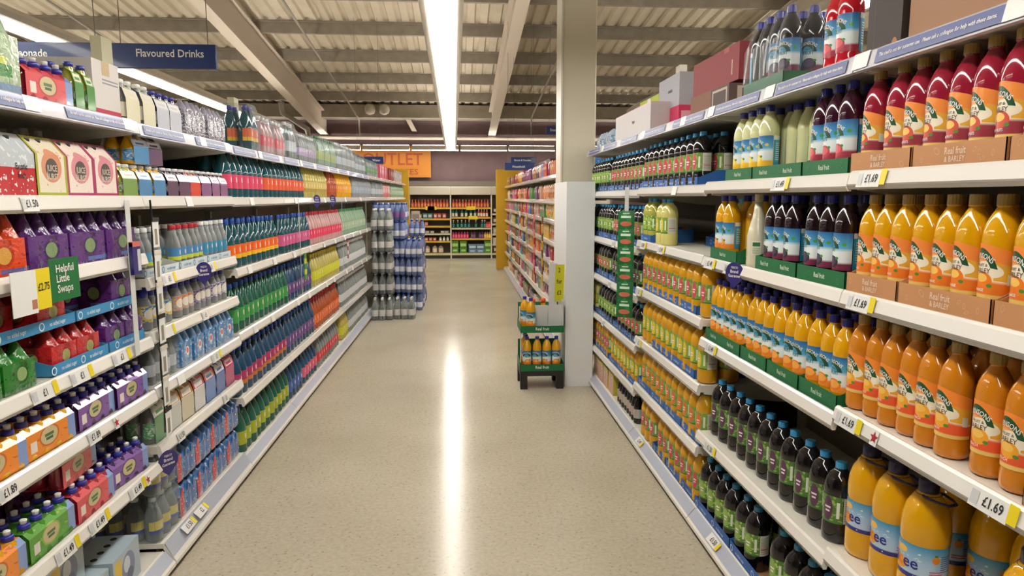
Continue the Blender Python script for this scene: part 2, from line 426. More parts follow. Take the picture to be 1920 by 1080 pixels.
# gentler diffuser sides
ems = mat('tube_side','#ffffff',.4,emit=LIGHT_STRENGTH*.8)
em_fill = mat('added_roof_fill','#ffffff',.4,emit=LIGHT_STRENGTH*1.3)  # glow for an unseen top slit, added to brighten the roof
hous = mat('housing','#cfc7bb',.4)
def strip_mesh(L, w):
    h = MB(); e_ = .04*w/.19; h.prism([(-w/2-e_,-.01),(-w/2-e_,.03),(-.04,.1),(.04,.1),(w/2+e_,.03),(w/2+e_,-.01),(w/2,-.01),(w/2,.015),(-w/2,.015),(-w/2,-.01)], 'y', 0, L)
    h.prism([(-.03,.1001),(-.03,.104),(.03,.104),(.03,.1001)], 'y', .02, L-.02, 1)  # added uplight slit along the housing top
    d = MB(); d.prism([(-w/2+.002,.013),(-w/2+.004,-.016),(-w/2+.03,-.022),(w/2-.03,-.022),(w/2-.004,-.016),(w/2-.002,.013)], 'y', .004, L-.004, 0, fm={0:1,4:1})
    return h.build('housing', [hous, em_fill]), d.build('diffuser', [em, ems])
hm, dm = strip_mesh(1.8, .19)
def light(x, y, z, rz, label, grp, hmesh=hm, dmesh=dm):
    t = link('strip_light', None, None, (x,y,z), rz); meta(t, label, 'ceiling light', grp)
    link('housing', hmesh, t); link('diffuser', dmesh, t)
for (xa, sl, y0, y1, nm, zl) in ((-.065,-.0065,-3.6,16.8,'over the middle of the aisle',2.66),(-2.98,-.006,1.5,13.0,'over the next aisle to the left',2.66),(2.36,.01,-.5,9.5,'over the next aisle to the right',2.66),(-6.2,0,1.5,14,'two aisles to the left',2.66),(5.4,0,1.5,14,'two aisles to the right',2.66)):
    n = int(round((y1-y0)/1.8)); st = (y1-y0)/n; hm2, dm2 = strip_mesh(st, .19)
    for i in range(n):
        y = y0+i*st
        light(xa+sl*y, y, zl, -sl, 'white strip light %s, %s counting from the camera end' % (nm, ordinal(i)), 'strip lights '+nm, hm2, dm2)
hm3, dm3 = strip_mesh(1.12, .075)
for i in range(13):
    x = -9.3+i*1.17
    light(x, 16.86, 2.64, -PI/2, 'slim strip light in the row along the far wall, %s from left' % ordinal(i), 'strip lights along the far wall', hm3, dm3)
# ------------------------------------------------------------------ shelving bays
def rail_poly(s):          # front price rail cross-section in (depth, z)
    return [(0,.006),(-.006,.006),(-.012,.0),(-.019,-.03),(-.019,-.034),(-.014,-.044),(-.004,-.044),(0,-.03)]
def ticket(mb, s, y, z, txt, w=.09, kind='price', h=.042):
    """printed card in the rail; materials 0 paper 1 ink 2 yellow 3 red 4 grey"""
    n = Vector((-1,0,.22)).normalized() if s > 0 else Vector((1,0,.22)).normalized()
    ux = Vector((0,-1,0)) if s > 0 else Vector((0,1,0)); uz = n.cross(ux).normalized()
    if uz.z < 0: uz = -uz
    c = Vector((-.0195*s, y, z-.018))
    mb.quad(c, ux, uz, w, h, 0)
    e = n*.0012
    if kind == 'star':
        o = len(mb.v)
        for k in range(10):
            r_ = .017 if k % 2 == 0 else .007; a = PI/2+k*PI/5
            mb.v.append(tuple(c+e+ux*r_*math.cos(a)+uz*r_*math.sin(a)))
        mb.face([o+k for k in range(10)], 3); return
    if txt:
        mb.text(txt, h*.72, c+e+ux*w*.12, ux, uz, 1, .78)
        mb.quad(c+e+ux*w*-.36, ux, uz, w*.2, h*.7, 4)
    if kind == 'price':
        mb.quad(c+e+ux*(w*.5+.011)+uz*.004, ux, uz, .024, h*.95, 2)
tmats = [M['tick'], M['ink'], M['yellow'], M['red'], M['tickg']]
def bay(side, y0, y1, zs_, label, tickets={}, depth=.5, top=True, X0=None, posts=(), topz=1.87, base=.09, blue=True):
    """zs_: shelf top heights from low to high; the last one is the top shelf with the strip"""
    s = 1 if side in 'RF' else -1
    X = X0 if X0 is not None else (XR if s > 0 else XLf(y0))
    L = y1-y0; t = link('shelving_bay', None, None, (X,y0,0), 0 if s > 0 else -.0115)
    meta(t, label, 'shelving', 'drinks shelving bays' if side != 'F' else 'sweet shelving bays')
    def P(poly, a, b, mb, m=0, **k):
        pl = [(p*s, z) for p, z in poly]
        if s > 0: pl = pl[::-1]
        mb.prism(pl, 'y', a, b, m, **k)
    q = MB(); q.box(min(depth*s,(depth+.02)*s), 0, 0, max(depth*s,(depth+.02)*s), L, topz+.02); link('back_panel', q.build('back_panel', M['back']), t)
    for yy in (0,):
        q = MB(); q.box(min((depth-.03)*s,depth*s), yy, 0, max((depth-.03)*s,depth*s), yy+.03, topz+.1)
        link('upright', q.build('upright', M['frame']), t)
    for (py, pz) in posts:
        q = MB(); q.box(min((depth+.0)*s,(depth+.05)*s), py-y0-.05, topz+.02, max((depth)*s,(depth+.05)*s), py-y0+.05, pz); link('extension_post', q.build('extension_post', M['white'] if s > 0 else mat('post_cream','#d5d2b0',.5)), t)
    # base: deck, sloping fascia, dark kick
    q = MB()
    P([(0,base),(depth,base),(depth,base-.02),(0,base-.02)], .002, L-.002, q)
    bs = link('base_shelf', q.build('base_shelf', M['shelf']), t)
    q = MB(); P([(.005,base+.004),(-.045,.045),(-.045,.03),(-.03,.03),(.005,base-.02)], .003, L-.003, q, 0)
    link('price_rail', q.build('price_rail', M['rail']), bs)
    q = MB(); P([(-.004,base+.0015),(-.038,.0545),(-.0365,.053),(-.004,base-.002)], .004, L-.004, q, 0); link('rail_insert', q.build('rail_insert', M['baserail']), bs)
    q = MB(); P([(.0,0),(.03,0),(.03,base-.02),(.0,.06)], 0, L, q); link('kick_board', q.build('kick_board', M['kick']), t)
    for k, z in enumerate(zs_):
        istop = top and k == len(zs_)-1
        q = MB()
        P([(0,z),(depth,z),(depth,z-.025),(.45*depth,z-.025),(.4*depth,z-.03),(0,z-.03)], .002, L-.002, q)
        for yy in (.004, L-.014):     # shelf brackets
            P([(.02,z-.026),(depth,z-.026),(depth,z-.09),(depth*.7,z-.08),(.02,z-.04)], yy, yy+.01, q)
        sh = link('shelf', q.build('shelf', M['shelf']), t)
        q = MB()
        if istop and blue:
            P([(0,z+.006),(-.006,z+.006),(-.012,z+.002),(-.022,z-.042),(-.012,z-.045),(0,z-.03)], .002, L-.002, q)
            link('price_rail', q.build('price_rail', M['greystrip']), sh)
            n = Vector((-s,0,.22)).normalized(); ux = Vector((0,-s,0)); uz = n.cross(ux)
            if uz.z < 0: uz = -uz
            q = MB(); tx_ = 'This shelf is not for customer use.  Please ask a colleague for help with these items.'
            gw = max(v[0] for v in glyphs(tx_, 1)[0])*2
            ns = 2 if L < 1.3 else 3; seg = L/ns
            for k_ in range(ns):
                c = Vector((-.0195*s, seg*(k_+.5)-.03, z-.018)); q.quad(c, ux, uz, seg-.13, .036, 0)
                q.text(tx_, .0135, c+n*.0012, ux, uz, 1, (seg-.16)/(.0135*gw), .2)
            link('notice_strip', q.build('notice_strip', [M['bluestrip'], M['white']]), sh)
        else:
            rp = [(p, z+w) for p, w in rail_poly(s)]
            P(rp, .002, L-.002, q, 0, fm=({4:1,5:1} if s < 0 else {2:1,3:1,1:1}))
            link('price_rail', q.build('price_rail', [M['rail'], M['railg']]), sh)
        tk = tickets.get(k, [])
        for (ty, txt, kind) in tk:
            q = MB(); ticket(q, s, ty-y0, z+(0 if not istop else .002), txt, .028 if kind == 'star' else (.1 if kind == 'price' else .07), kind)
            link('price_ticket', q.build('price_ticket', tmats), sh)
    for (ty, txt, kind) in tickets.get('base', []):
        q = MB(); n = Vector((-s,0,1)).normalized(); ux = Vector((0,-s,0)); uz = n.cross(ux); uz = uz if uz.z > 0 else -uz
        c = Vector((-.022*s, ty-y0, base-.0165))+n*.004
        q.quad(c, ux, uz, .09, .04, 0); q.text(txt, .03, c+n*.0015+ux*.01, ux, uz, 1, .78); q.quad(c+n*.0015+ux*.056, ux, uz, .02, .036, 2)
        link('price_ticket', q.build('price_ticket', tmats), bs)
    return t
ZR1, ZR2, ZR3, ZR4 = [.485,.91,1.24,1.565,1.87], [.46,.885,1.24,1.56,1.87], [.378,.665,.965,1.245,1.55,1.87], [.33,.60,.91,1.20,1.54,1.87]
bay('R', -.35, .72, ZR1, 'white right-hand shelving bay beside the camera, cut off by the frame')
bay('R', .72, 1.80, ZR1, 'nearest white right-hand bay holding tan-capped barley squash', {0:[(1.60,'£2.00','plain')],1:[(1.73,'£1.69','price'),(1.60,'','star'),(1.22,'£1.69','price')],2:[(1.71,'£1.69','price')],3:[(1.70,'£1.69','price')],4:[(1.77,'','plain'),(1.26,'','plain')]}, posts=())
bay('R', 1.80, 2.89, ZR2, 'second right-hand bay, green trays of blue-capped squash', {0:[(2.72,'£1.50','price')],1:[(2.75,'£1.49','price')],2:[(2.80,'£1.49','price'),(2.60,'£1.49','plain')],3:[(2.2,'£1.49','price')],4:[(2.3,'','plain'),(2.84,'','plain')],'base':[(2.62,'£1.50','price')]}, posts=((2.84,2.45),))
bay('R', 2.89, 4.0, ZR3, 'third right-hand bay with squat orange concentrate bottles', {3:[(3.85,'£2.49','price'),(3.5,'£2.49','price')],1:[(3.9,'£2','price')],2:[(3.92,'£2','price')],4:[(3.3,'','plain')],5:[(3.2,'','plain'),(3.9,'','plain')],'base':[(3.8,'£2.49','price')]})
bay('R', 4.0, 5.62, ZR4, 'fourth right-hand bay, ending at the column casing', {1:[(4.9,'£2','plain')],2:[(4.7,'£2','plain')],3:[(4.6,'£2','plain')],5:[(5.0,'','plain')]}, posts=((4.93,2.43),))
ZL0, ZL1, ZL2 = [.465,.752,.965,1.285,1.50,1.775], [.525,.76,.98,1.19,1.50,1.77], [.42,.775,1.12,1.495,1.765]
bay('L', 1.68, 2.68, ZL0, 'nearest left-hand bay full of purple and red fruit drink packs', {0:[(2.02,'£1.49','price'),(2.20,'£1.49','price'),(2.46,'£1.49','price'),(2.55,'','star')],1:[(2.22,'£1.89','plain'),(2.36,'','star'),(1.80,'£1.89','plain')],2:[(1.98,'£1','price'),(2.17,'£1','price'),(2.42,'£1','price')],4:[(2.0,'£1.50','plain')],5:[(2.05,'','plain'),(2.6,'','plain')]}, topz=1.79)
bay('L', 2.68, 3.68, ZL1, 'second left-hand bay with blue and clear water multipacks', {0:[(2.86,'£1.50','plain'),(3.4,'£1','plain')],1:[(2.9,'','plain'),(3.3,'£1','price')],2:[(2.8,'','price'),(3.2,'£1','plain')],3:[(2.84,'£1','price'),(3.3,'£1','price')],4:[(3.1,'','plain')],5:[(3.3,'','plain')],'base':[(2.86,'£1.50','plain'),(3.0,'£2','price')]}, base=.12, topz=1.79, posts=((3.55,2.26),))
for i, yy in enumerate((3.68,4.68,5.68,6.68,7.68)):
    bay('L', yy, yy+1, ZL2, '%s left-hand bay from the camera, lined with tall flavoured water bottles' % ordinal(i+2), {4:[(yy+.5,'','plain')],3:[(yy+.3,'','plain')],2:[(yy+.2,'','plain'),(yy+.7,'','plain')],1:[(yy+.25,'','plain'),(yy+.6,'','plain')]}, topz=1.79, posts=(((5.42,2.24),) if i == 1 else ()))
for i, yy in enumerate((8.68,9.72,10.76,11.8,12.84)):
    bay('L', yy, yy+1.04, ZL2, '%s left-hand bay from the camera, behind the stacked water packs' % ordinal(i+7), {}, topz=1.79, blue=False)
ZF = [.40,.62,.84,1.05,1.27,1.47,1.72]
for i in range(7):
    bay('F', 6.3+i*1.1, 7.4+i*1.1, ZF, 'sweet aisle bay beyond the column, %s from the near end' % ordinal(i), {}, X0=.95, depth=.45, topz=1.74, blue=False)
# yellow end boards
for (x0, x1, nm) in ((-1.62,-1.0,'left'),(.76,1.42,'right')):
    q = MB(); q.box(x0,14.03,.02,x1,14.09,2.06,ch=.01)
    meta(link('end_board', q.build('end_board', mat('yellow_board','#c79a10',.5))), 'tall mustard yellow end board closing the %s shelving at the far end' % nm, 'end board')
# ------------------------------------------------------------------ products: liquids and caps
def liquid(name, c, rough=.1): return mat('liquid_'+name, c, rough, coat=.6)
LQ = dict(orange=liquid('orange','#dea306'), peach=liquid('peach','#cf8016'), crimson=liquid('crimson','#9c1f38'), dark=liquid('dark','#1d0d14'), purple=liquid('purple','#3a1026'),
    lemon=liquid('lemon','#d3d6a2'), cream=liquid('cream','#d9d3b8'), juicee=liquid('juicee','#dfa40a'), black=liquid('black','#0d0b0f'), lime=liquid('lime','#b3b04a'), palelemon=liquid('palelemon','#d9d27e'),
    ora2=liquid('orange_deep','#d59b0a'), teal=liquid('teal','#0f4c58'), tealg=liquid('teal_green','#125c4c'), tealb=liquid('teal_blue','#15466a'), clear=clear('clear_bottle','#b9c0bf',.3), clearg=clear('green_bottle','#a9c8ae',.45),
    blueb=clear('blue_bottle','#93a5d2',.42), yellowg=liquid('yellow_glass','#b3a653'), amber=liquid('amber','#a84a1a'), redl=liquid('red','#c3182a'), greyb=clear('grey_bottle','#a7abae',.5), pinkb=clear('pink_bottle','#dfb7b7',.5))
CP = dict(tan=mat('cap_tan','#a58c52',.4), blue=mat('cap_blue','#2a2e9a',.3,coat=.3), light=mat('cap_light_blue','#2f96cf',.3,coat=.3), navy=mat('cap_navy','#24204f',.35,coat=.3),
    white=mat('cap_white','#e8e8e8',.35), green=mat('cap_green','#2f7a44',.35), red=mat('cap_red','#c02a38',.35), royal=mat('cap_royal','#1d4fae',.3,coat=.3), black=mat('cap_black','#1e1c1c',.4), yellow=mat('cap_yellow','#d2b81e',.4), orangec=mat('cap_orange','#e0642c',.4))
txw, txd, txg, txp = M['white'], mat('print_dark','#4d4038',.5), mat('print_green','#0f4a2a',.45), mat('print_purple','#2c2a8c',.45)
def cap_mesh(r, z0, z1, m, ribs=18):
    q = MB(); n = ribs*2; o = 0
    prof = [(r*.98,z0),(r,z0+.002),(r,z1-.003),(r*.93,z1)]
    for rr, z in prof:
        for k in range(n):
            a = 2*PI*k/n; f = 1 if k % 2 else .955; q.v.append((rr*f*math.cos(a), rr*f*math.sin(a), z))
    for i in range(3):
        for k in range(n): k2 = (k+1)%n; q.face((i*n+k,i*n+k2,(i+1)*n+k2,(i+1)*n+k))
    q.face([3*n+k for k in range(n)]); q.face([k for k in reversed(range(n))])
    return q.build('cap', m)
def body_mesh(name, prof, m, seg=24, sq=0):
    q = MB(); q.lathe(prof, seg, sq=sq); return q.build(name, m)
NECK = lambda r, z: [(r,z-.012),(r+.0018,z-.011),(r+.0018,z-.009),(r,z-.008),(r,z)]
# --- one-litre squash bottle
def prof_squash(r=.0362): return [(r*.86,0),(r*.97,.004),(r,.012),(r,.034),(r*.965,.043),(r*.965,.05),(r*.985,.056),(r*.985,.158),(r,.164),(r,.172),(r*.96,.186),(r*.87,.2),(r*.72,.215),(r*.52,.228),(.0145,.236)]+NECK(.0138,.25)
def sq_label(kind):
    r = .0362*.985+.0006
    q = MB()
    if kind in ('orange','peach','summer'):
        flav = {'orange':'ORANGE','peach':'PEACH','summer':'SUMMER FRUITS'}[kind]
        top = {'orange':'#f08a3a','peach':'#f28c30','summer':'#f2923a'}[kind]; bot = {'orange':'#e87a1e','peach':'#e8592c','summer':'#9c3040'}[kind]
        fr = {'orange':'#ef7d1c','peach':'#f3a92c','summer':'#d2503c'}[kind]
        a = art('label_barley_'+kind, top, [('ramp',[(0,'#e8c56a'),(.07,'#e8c56a'),(.09,bot),(.3,bot),(.36,'#f3ead2'),(.62,'#f0d8a0'),(.72,top),(1,top)]),
            ('rect',.62,.36,1,.70,'#e6ad2e'),('ell',.5,.54,.26,.15,'#f5ecd6'),('ell',.42,.34,.18,.16,fr),('ell',.40,.38,.12,.08,'#f6c45c'),('ell',.56,.25,.045,.035,'#4c8a34'),('rect',.82,.3,.93,.52,'#d9e0d0'),('arc',.36,.40,.33,.52,.70,'#17502e')])
        q.patch(r, .048, .152, -88, 105, 0, 18, lambda t: .010-.045*max(0,t-.42)**1.3)
        q.text_cyl('ROBINSONS', .0155, -20, .0925+.0445, r+.0006, 1, arc=.045, cond=.80)
        q.text_cyl('FRUIT &', .0085, -12, .117, r+.0006, 2); q.text_cyl('BARLEY', .0145, -12, .1055, r+.0006, 2, cond=.85)
        q.text_cyl(flav, .0085, -20, .0655, r+.0008, 3, cond=.9 if len(flav) < 8 else .65)
        return q.build('label', [a, txw, txd, txw])
    bot = {'fruit':'#f0912a','lemonf':'#f2c01e','dark':'#7c2a4a','purple':'#a83044'}[kind]; fr = {'fruit':'#f2801a','lemonf':'#f5cc2a','dark':'#2d2436','purple':'#c43a4c'}[kind]
    a = art('label_real_'+kind, '#2f8fca', [('ramp',[(0,bot),(.16,bot),(.22,'#dfe9ea'),(.5,'#e6eef0'),(.6,'#55b0dd'),(1,'#2568a8')]),('ell',.80,.70,.06,.05,'#4fa048' if kind != 'lemonf' else '#e9d25a'),
        ('ell',.44,.22,.22,.17,fr),('ell',.44,.24,.17,.11,{'fruit':'#f7ac4a','lemonf':'#f8e27a','dark':'#4a3c58','purple':'#e0606a'}[kind]),('ell',.62,.32,.05,.04,'#3f8c3a'),('arc',.36,.40,.33,.52,.68,'#12492c')])
    q.patch(r, .048, .155, -88, 88, 0, 18)
    q.patch(r, .048, .155, 92, 178, 4, 6)
    q.text_cyl('ROBINSONS', .0155, -20, .0925+.0465, r+.0006, 1, arc=.045, cond=.80)
    q.text_cyl('REAL', .008, -14, .119, r+.0006, 2); q.text_cyl('FRUIT', .0165, -14, .1065, r+.0006, 2, cond=.85)
    bk = art('label_back_blue','#2f9cc8',[('rect',.1,.15,.9,.85,'#46b0d8'),('lines',.15,.2,.85,.8,9,'#e6f2f6'),('rect',0,.86,1,1,'#e8ecec')])
    return q.build('label', [a, txw, txg, txw, bk])
def T_squash(liq, lab, cap, scale=1):
    b_ = body_mesh('squash_bottle', prof_squash(), LQ[liq])
    return ('squash_bottle', b_, [('label', sq_label(lab), []), ('cap', cap_mesh(.0158,.239,.264,CP[cap],14), [])])
TS = dict(orangeb=T_squash('orange','orange','tan'), peach=T_squash('peach','peach','tan'), summer=T_squash('crimson','summer','tan'), orange=T_squash('orange','fruit','blue'),
    dark=T_squash('dark','dark','blue'), purple=T_squash('purple','purple','blue'), lemon=T_squash('lemon','lemonf','blue'), red=T_squash('redl','purple','blue'))
# --- squat double-concentrate bottle
def prof_squat(r): return [(r*.85,0),(r*.97,.005),(r,.014),(r,.055),(r*.97,.062),(r*.97,.150),(r,.155),(r*.99,.166),(r*.935,.182),(r*.83,.197),(r*.66,.210),(r*.45,.2195),(.018,.2255)]+NECK(.0145,.236)
def T_squat(liq, lab, cap='light', r=.046, side_col=None):
    rl = r*.97+.0006; q = MB()
    g, e1, e2 = {'red':('#6f9440','#d3455a','#e07a82'),'green':('#5c8c34','#8fb14e','#b4cc72'),'purple':('#4d7a34','#5a2f52','#7a4a70'),'orange':('#7aa03c','#e8702a','#f09a4a'),'yellow':('#8aa83a','#e6c62a','#f0de70'),'lemon':('#86a63a','#e9cf2c','#f5e68a'),'lime':('#6f9c34','#9cc04a','#c6dc7a')}[lab]
    a = art('label_squat_'+lab, g, [('noise',7,.58,e2 if lab in ('green','lime') else '#8fb050'),('ell',.64,.5,.13,.45,e1),('rect',.58,.38,.70,.45,'#f0e8e8'),('rect',.56,.52,.72,.59,'#f0e8e8'),('rect',.86,.2,.93,.8,'#e8ede0'),('rect',0,0,1,.07,'#3c7a2c')])
    bk = art('label_squat_back','#d9d9d2',[('lines',.08,.1,.92,.92,11,'#a9a69c'),('rect',.1,.3,.9,.34,'#c24a3a')])
    q.patch(rl, .064, .148, -88, 72, 0, 18); q.patch(rl, .066, .147, 74, 132, 1, 8)
    return ('squat_bottle', body_mesh('squat_bottle', prof_squat(r), LQ[liq], 26), [('label', q.build('label',[a,bk]), []), ('cap', cap_mesh(.0165,.225,.245,CP[cap],14), [])])
TQ = {k: T_squat(*v) for k, v in dict(bred=('black','red'),bgreen=('black','green'),bpurple=('black','purple'),ored=('ora2','red'),oyel=('ora2','yellow'),oora=('ora2','orange'),lem=('palelemon','lemon'),lime=('lime','lime')).items()}
# --- big handled juice bottle
def T_big():
    r = .056
    prof = [(r*.82,0),(r*.95,.006),(r,.018),(r,.07),(r*.965,.078),(r*.965,.168),(r,.176),(r,.205),(r*.95,.232),(r*.82,.258),(r*.6,.28),(.024,.292)]+NECK(.02,.305)
    q = MB(); rl = r*.965+.0007
    a = art('label_juicy','#4fa9d0',[('ramp',[(0,'#2a2a86'),(.12,'#2a2a86'),(.15,'#b9cfe6'),(.5,'#a9cbe6'),(1,'#2f93c2')]),('ell',.36,.36,.15,.22,'#f2a52c'),('ell',.34,.74,.08,.13,'#f0b070'),('ell',.44,.77,.06,.10,'#f2c04c'),('noise',9,.66,'#d8e6f2'),
        ('ell',.78,.66,.04,.11,'#e88a2c'),('rect',.765,.76,.795,.82,'#3f8a3a'),('lines',.83,.3,.97,.8,8,'#3b5fa0'),('lines',.72,.22,.86,.36,2,'#c8507a')])
    q.patch(rl, .079, .166, -125, 125, 0, 26)
    for ch, an, cc in (('J',-66,1),('u',-46,1),('i',-32,1),('c',-19,2),('e',0,1),('e',20,1)): q.text_cyl(ch, .044, an, .118, rl+.0009, cc, cond=.95)
    q2 = MB(); q2.lathe([(.0225,.287),(.0235,.289),(.0235,.318),(.0205,.322)], 24)
    h = MB(); R = .026; h.lathe([(.019,.283),(.0285,.283),(.0285,.288),(.019,.288)], 20, cap=False)
    tube(h, [(.0,.022,.286),(.018,.030,.2862),(.05,.022,.284),(.066,.012,.283),(.066,-.012,.283),(.05,-.022,.284),(.018,-.03,.2862),(0,-.022,.286)], .0035, 6)
    return ('juice_bottle', body_mesh('juice_bottle', prof, LQ['juicee'], 32), [('label', q.build('label',[a,txp,mat('print_orange','#ea8a2a',.5)]), []), ('cap', q2.build('cap', CP['navy']), []), ('carry_handle', h.build('carry_handle', CP['navy']), [])])
TBIG = T_big()
# --- tall flavoured water bottle
def T_water(liq, cap, labc, lab2=None, r=.044, H=.262, lz=(.05,.125), one=False):
    k = H/.262
    prof = [(r*.8,0),(r*.95,.004),(r,.012),(r,.13*k),(r*.96,.145*k),(r*.8,.175*k),(r*.55,.205*k),(.016,.228*k)]+NECK(.0135,.243*k)
    nm = 'label_w_'+labc[1:]+(lab2 or '')[1:]
    a = art(nm, labc, ([('rect',0,0,1,.3,lab2)] if lab2 else [])+[('ell',.47,.62,.035,.2,'#f2d6cc'),('rect',.74,0,.98,1,'#b9bcc0')])
    if one:
        q = MB(); q.lathe(prof, 12, 0); q.patch(r+.0006, lz[0]*k, lz[1]*k, -95, 95, 1, 8); q.lathe([(.015,.236*k),(.0155,H-.002),(.014,H)], 10, 2)
        return ('water_bottle', q.build('water_bottle', [LQ[liq], a, CP[cap]]), [])
    q = MB(); q.patch(r+.0006, lz[0]*k, lz[1]*k, -110, 110, 0, 14)
    c = MB(); c.lathe([(.0152,.236*k),(.0155,.238*k),(.0155,H-.003),(.0142,H)], 14)
    return ('water_bottle', body_mesh('water_bottle', prof, LQ[liq], 18), [('label', q.build('label', a), []), ('cap', c.build('cap', CP[cap]), [])])
TW = dict(pink=T_water('teal','royal','#d8436a'), orange=T_water('teal','royal','#e8641e','#e8b820'), opink=T_water('teal','royal','#e05a34'), pink2=T_water('teal','royal','#c9568a'), green=T_water('tealg','royal','#3f9a4e'), purple=T_water('tealb','royal','#6a4a8c'),
    magenta=T_water('tealb','royal','#b0306a','#c9762c'), lime=T_water('tealg','royal','#a9b82a'), yellow=T_water('yellowg','yellow','#c8cc22'), redc=T_water('pinkb','red','#d8345a'), clearw=T_water('clear','white','#c9d0d6'), clearg=T_water('clearg','green','#9cb59a'),
    oran=T_water('amber','red','#e06a2a'), blk=T_water('tealb','blue','#3a62b0'), pinkw=T_water('tealb','white','#d85a7a'), red=T_water('clear','red','#d0303a'), ygl=T_water('yellowg','white','#c9b566','#a88a3a'), amber=T_water('amber','white','#a8421e'), gold=T_water('orange','white','#d98a20'), greenl=T_water('orange','green','#d9a020'),
    lblue=T_water('greyb','white','#8fa0b0'), pale=T_water('clear','royal','#dfe6ea','#6f9ad0'))
# --- cream barley bottle
cb_ = body_mesh('barley_bottle', [(.033,0),(.0375,.004),(.0385,.015),(.037,.05),(.0385,.1),(.038,.12),(.031,.15),(.022,.185),(.0165,.215),(.0145,.245)]+NECK(.0138,.254), LQ['cream'])
q = MB(); q.patch(.0378, .035, .075, -70, -25, 0, 6); qb = MB(); qb.patch(.0388, .05, .1, 20, 70, 0, 6)
TCREAM = ('barley_bottle', cb_, [('front_label', q.build('front_label', art('lab_lem','#e9c03a',[('ell',.5,.5,.3,.35,'#f3dc6a')])), []), ('back_label', qb.build('back_label', art('lab_grn','#dfe0c8',[('rect',.1,.6,.9,.9,'#2f6a3a'),('lines',.1,.05,.9,.55,6,'#8a9a7a')])), []),
    ('cap', cap_mesh(.0155,.248,.272,mat('cap_cream','#c9b98c',.4),12), [])])
# ------------------------------------------------------------------ trays
def tray(side, y0, y1, z, depth, kind, label, X0=.008, h=.05, empty_=False):
    s = 1 if side == 'R' else -1
    L = y1-y0-.004; x = (XR+X0) if s > 0 else XLf(y0)-X0
    mm = {'tan':mat('tray_tan','#c08a5c',.6),'green':mat('tray_green','#0e6a3c',.5),'blue':mat('tray_blue','#2a63ae',.5),'sky':mat('tray_sky','#3b8fc4',.5),'whiteb':mat('tray_white','#cfd8dc',.5)}[kind]
    pc = {'tan':mat('tray_print_tan','#e6cdb4',.6),'green':mat('tray_print_green','#cfe0c8',.6),'blue':mat('tray_print_blue','#cfdcee',.6),'sky':mat('tray_print_sky','#dff0f6',.6),'whiteb':mat('tray_print_w','#3f86b4',.6)}[kind]
    lp = {'tan':mat('tray_line_tan','#d0a27c',.6),'green':mat('tray_line_green','#2f8a55',.6),'blue':mat('tray_line_blue','#4a80c4',.6),'sky':mat('tray_line_sky','#5aa6d2',.6),'whiteb':mat('tray_line_w','#7fb0cf',.6)}[kind]
    q = MB(); t_ = .002
    q.box(min(0,s*depth),0,.0005,max(0,s*depth),L,.0025, 3)
    q.box(min(0,s*t_),0,.0005,max(0,s*t_),L,h)                                   # front lip
    hb = h*1.9
    for yy in (0, L-t_):                                                         # cheeks rising to the back
        o = len(q.v)
        pl = [(0,.0005),(s*depth,.0005),(s*depth,hb),(s*depth*.35,hb*.9),(s*.012,h),(0,h)]
        q.prism(pl, 'y', yy, yy+t_)
    q.box(min(s*(depth-t_),s*depth),0,.0005,max(s*(depth-t_),s*depth),L,hb, 3)
    ux = Vector((0,-s,0)); uz = Vector((0,0,1)); c = Vector((-s*.0012, L/2, h*.5))
    if kind in ('tan','green'):
        cs = [c] if L < .30 or kind == 'tan' else [c-ux*L*.25, c+ux*L*.25]
        for c_ in cs:
            if kind == 'tan': q.text('Real fruit', .022, c_+uz*.009, ux, uz, 1, .8); q.text('& BARLEY', .018, c_-uz*.009, ux, uz, 1, .8)
            else: q.text('Real fruit', .021, c_+uz*.002, ux, uz, 1, .8)
        rs = random.Random(int(y0*100))
        k = 0
        while k < int(L/.035):            # little fruit outlines printed on the card
            p = c+ux*(rs.uniform(-.5,.5)*(L-.03))+uz*rs.uniform(-.5,.5)*(h-.026)
            k += 1
            if any(abs((p-c_).dot(ux)) < .055 for c_ in cs): continue
            o = len(q.v); a0 = rs.uniform(0,6.28); rx = rs.uniform(.006,.011)
            for j in range(12):
                a = 2*PI*j/12
                for f in (1, .78):
                    u_ = rx*f*math.cos(a); w_ = rx*.6*f*math.sin(a)
                    q.v.append(tuple(p+ux*(u_*math.cos(a0)-w_*math.sin(a0))+uz*(u_*math.sin(a0)+w_*math.cos(a0))))
            for j in range(12):
                j2 = (j+1)%12; q.face((o+j*2,o+j2*2,o+j2*2+1,o+j*2+1), 2)
    else:
        for c_ in ([c] if L < .28 else [c-ux*L*.25, c+ux*L*.25]):
            q.text('no added sugar', .018, c_, ux, uz, 1, .72)
            o = len(q.v); p = c_-ux*min(L*.45,.078)
            for j in range(16):
                a = 2*PI*j/16
                for f in (1,.7): q.v.append(tuple(p+ux*.013*f*math.cos(a)+uz*.013*f*math.sin(a)))
            for j in range(16):
                j2 = (j+1)%16; q.face((o+j*2,o+j2*2,o+j2*2+1,o+j*2+1), 1)
    ob = link('display_tray', q.build('display_tray', [mm, pc, lp, M['kraft']]), None, (x, y0+.002, z), 0 if s > 0 else -.0115)
    return meta(ob, label, 'tray')
def inset(cy, y0, y1, r=.037): return [y for y in cy if y0+r*.9 < y < y1-r*.9]
# ================================================================== RIGHT STOCK
E_ = 'near end'
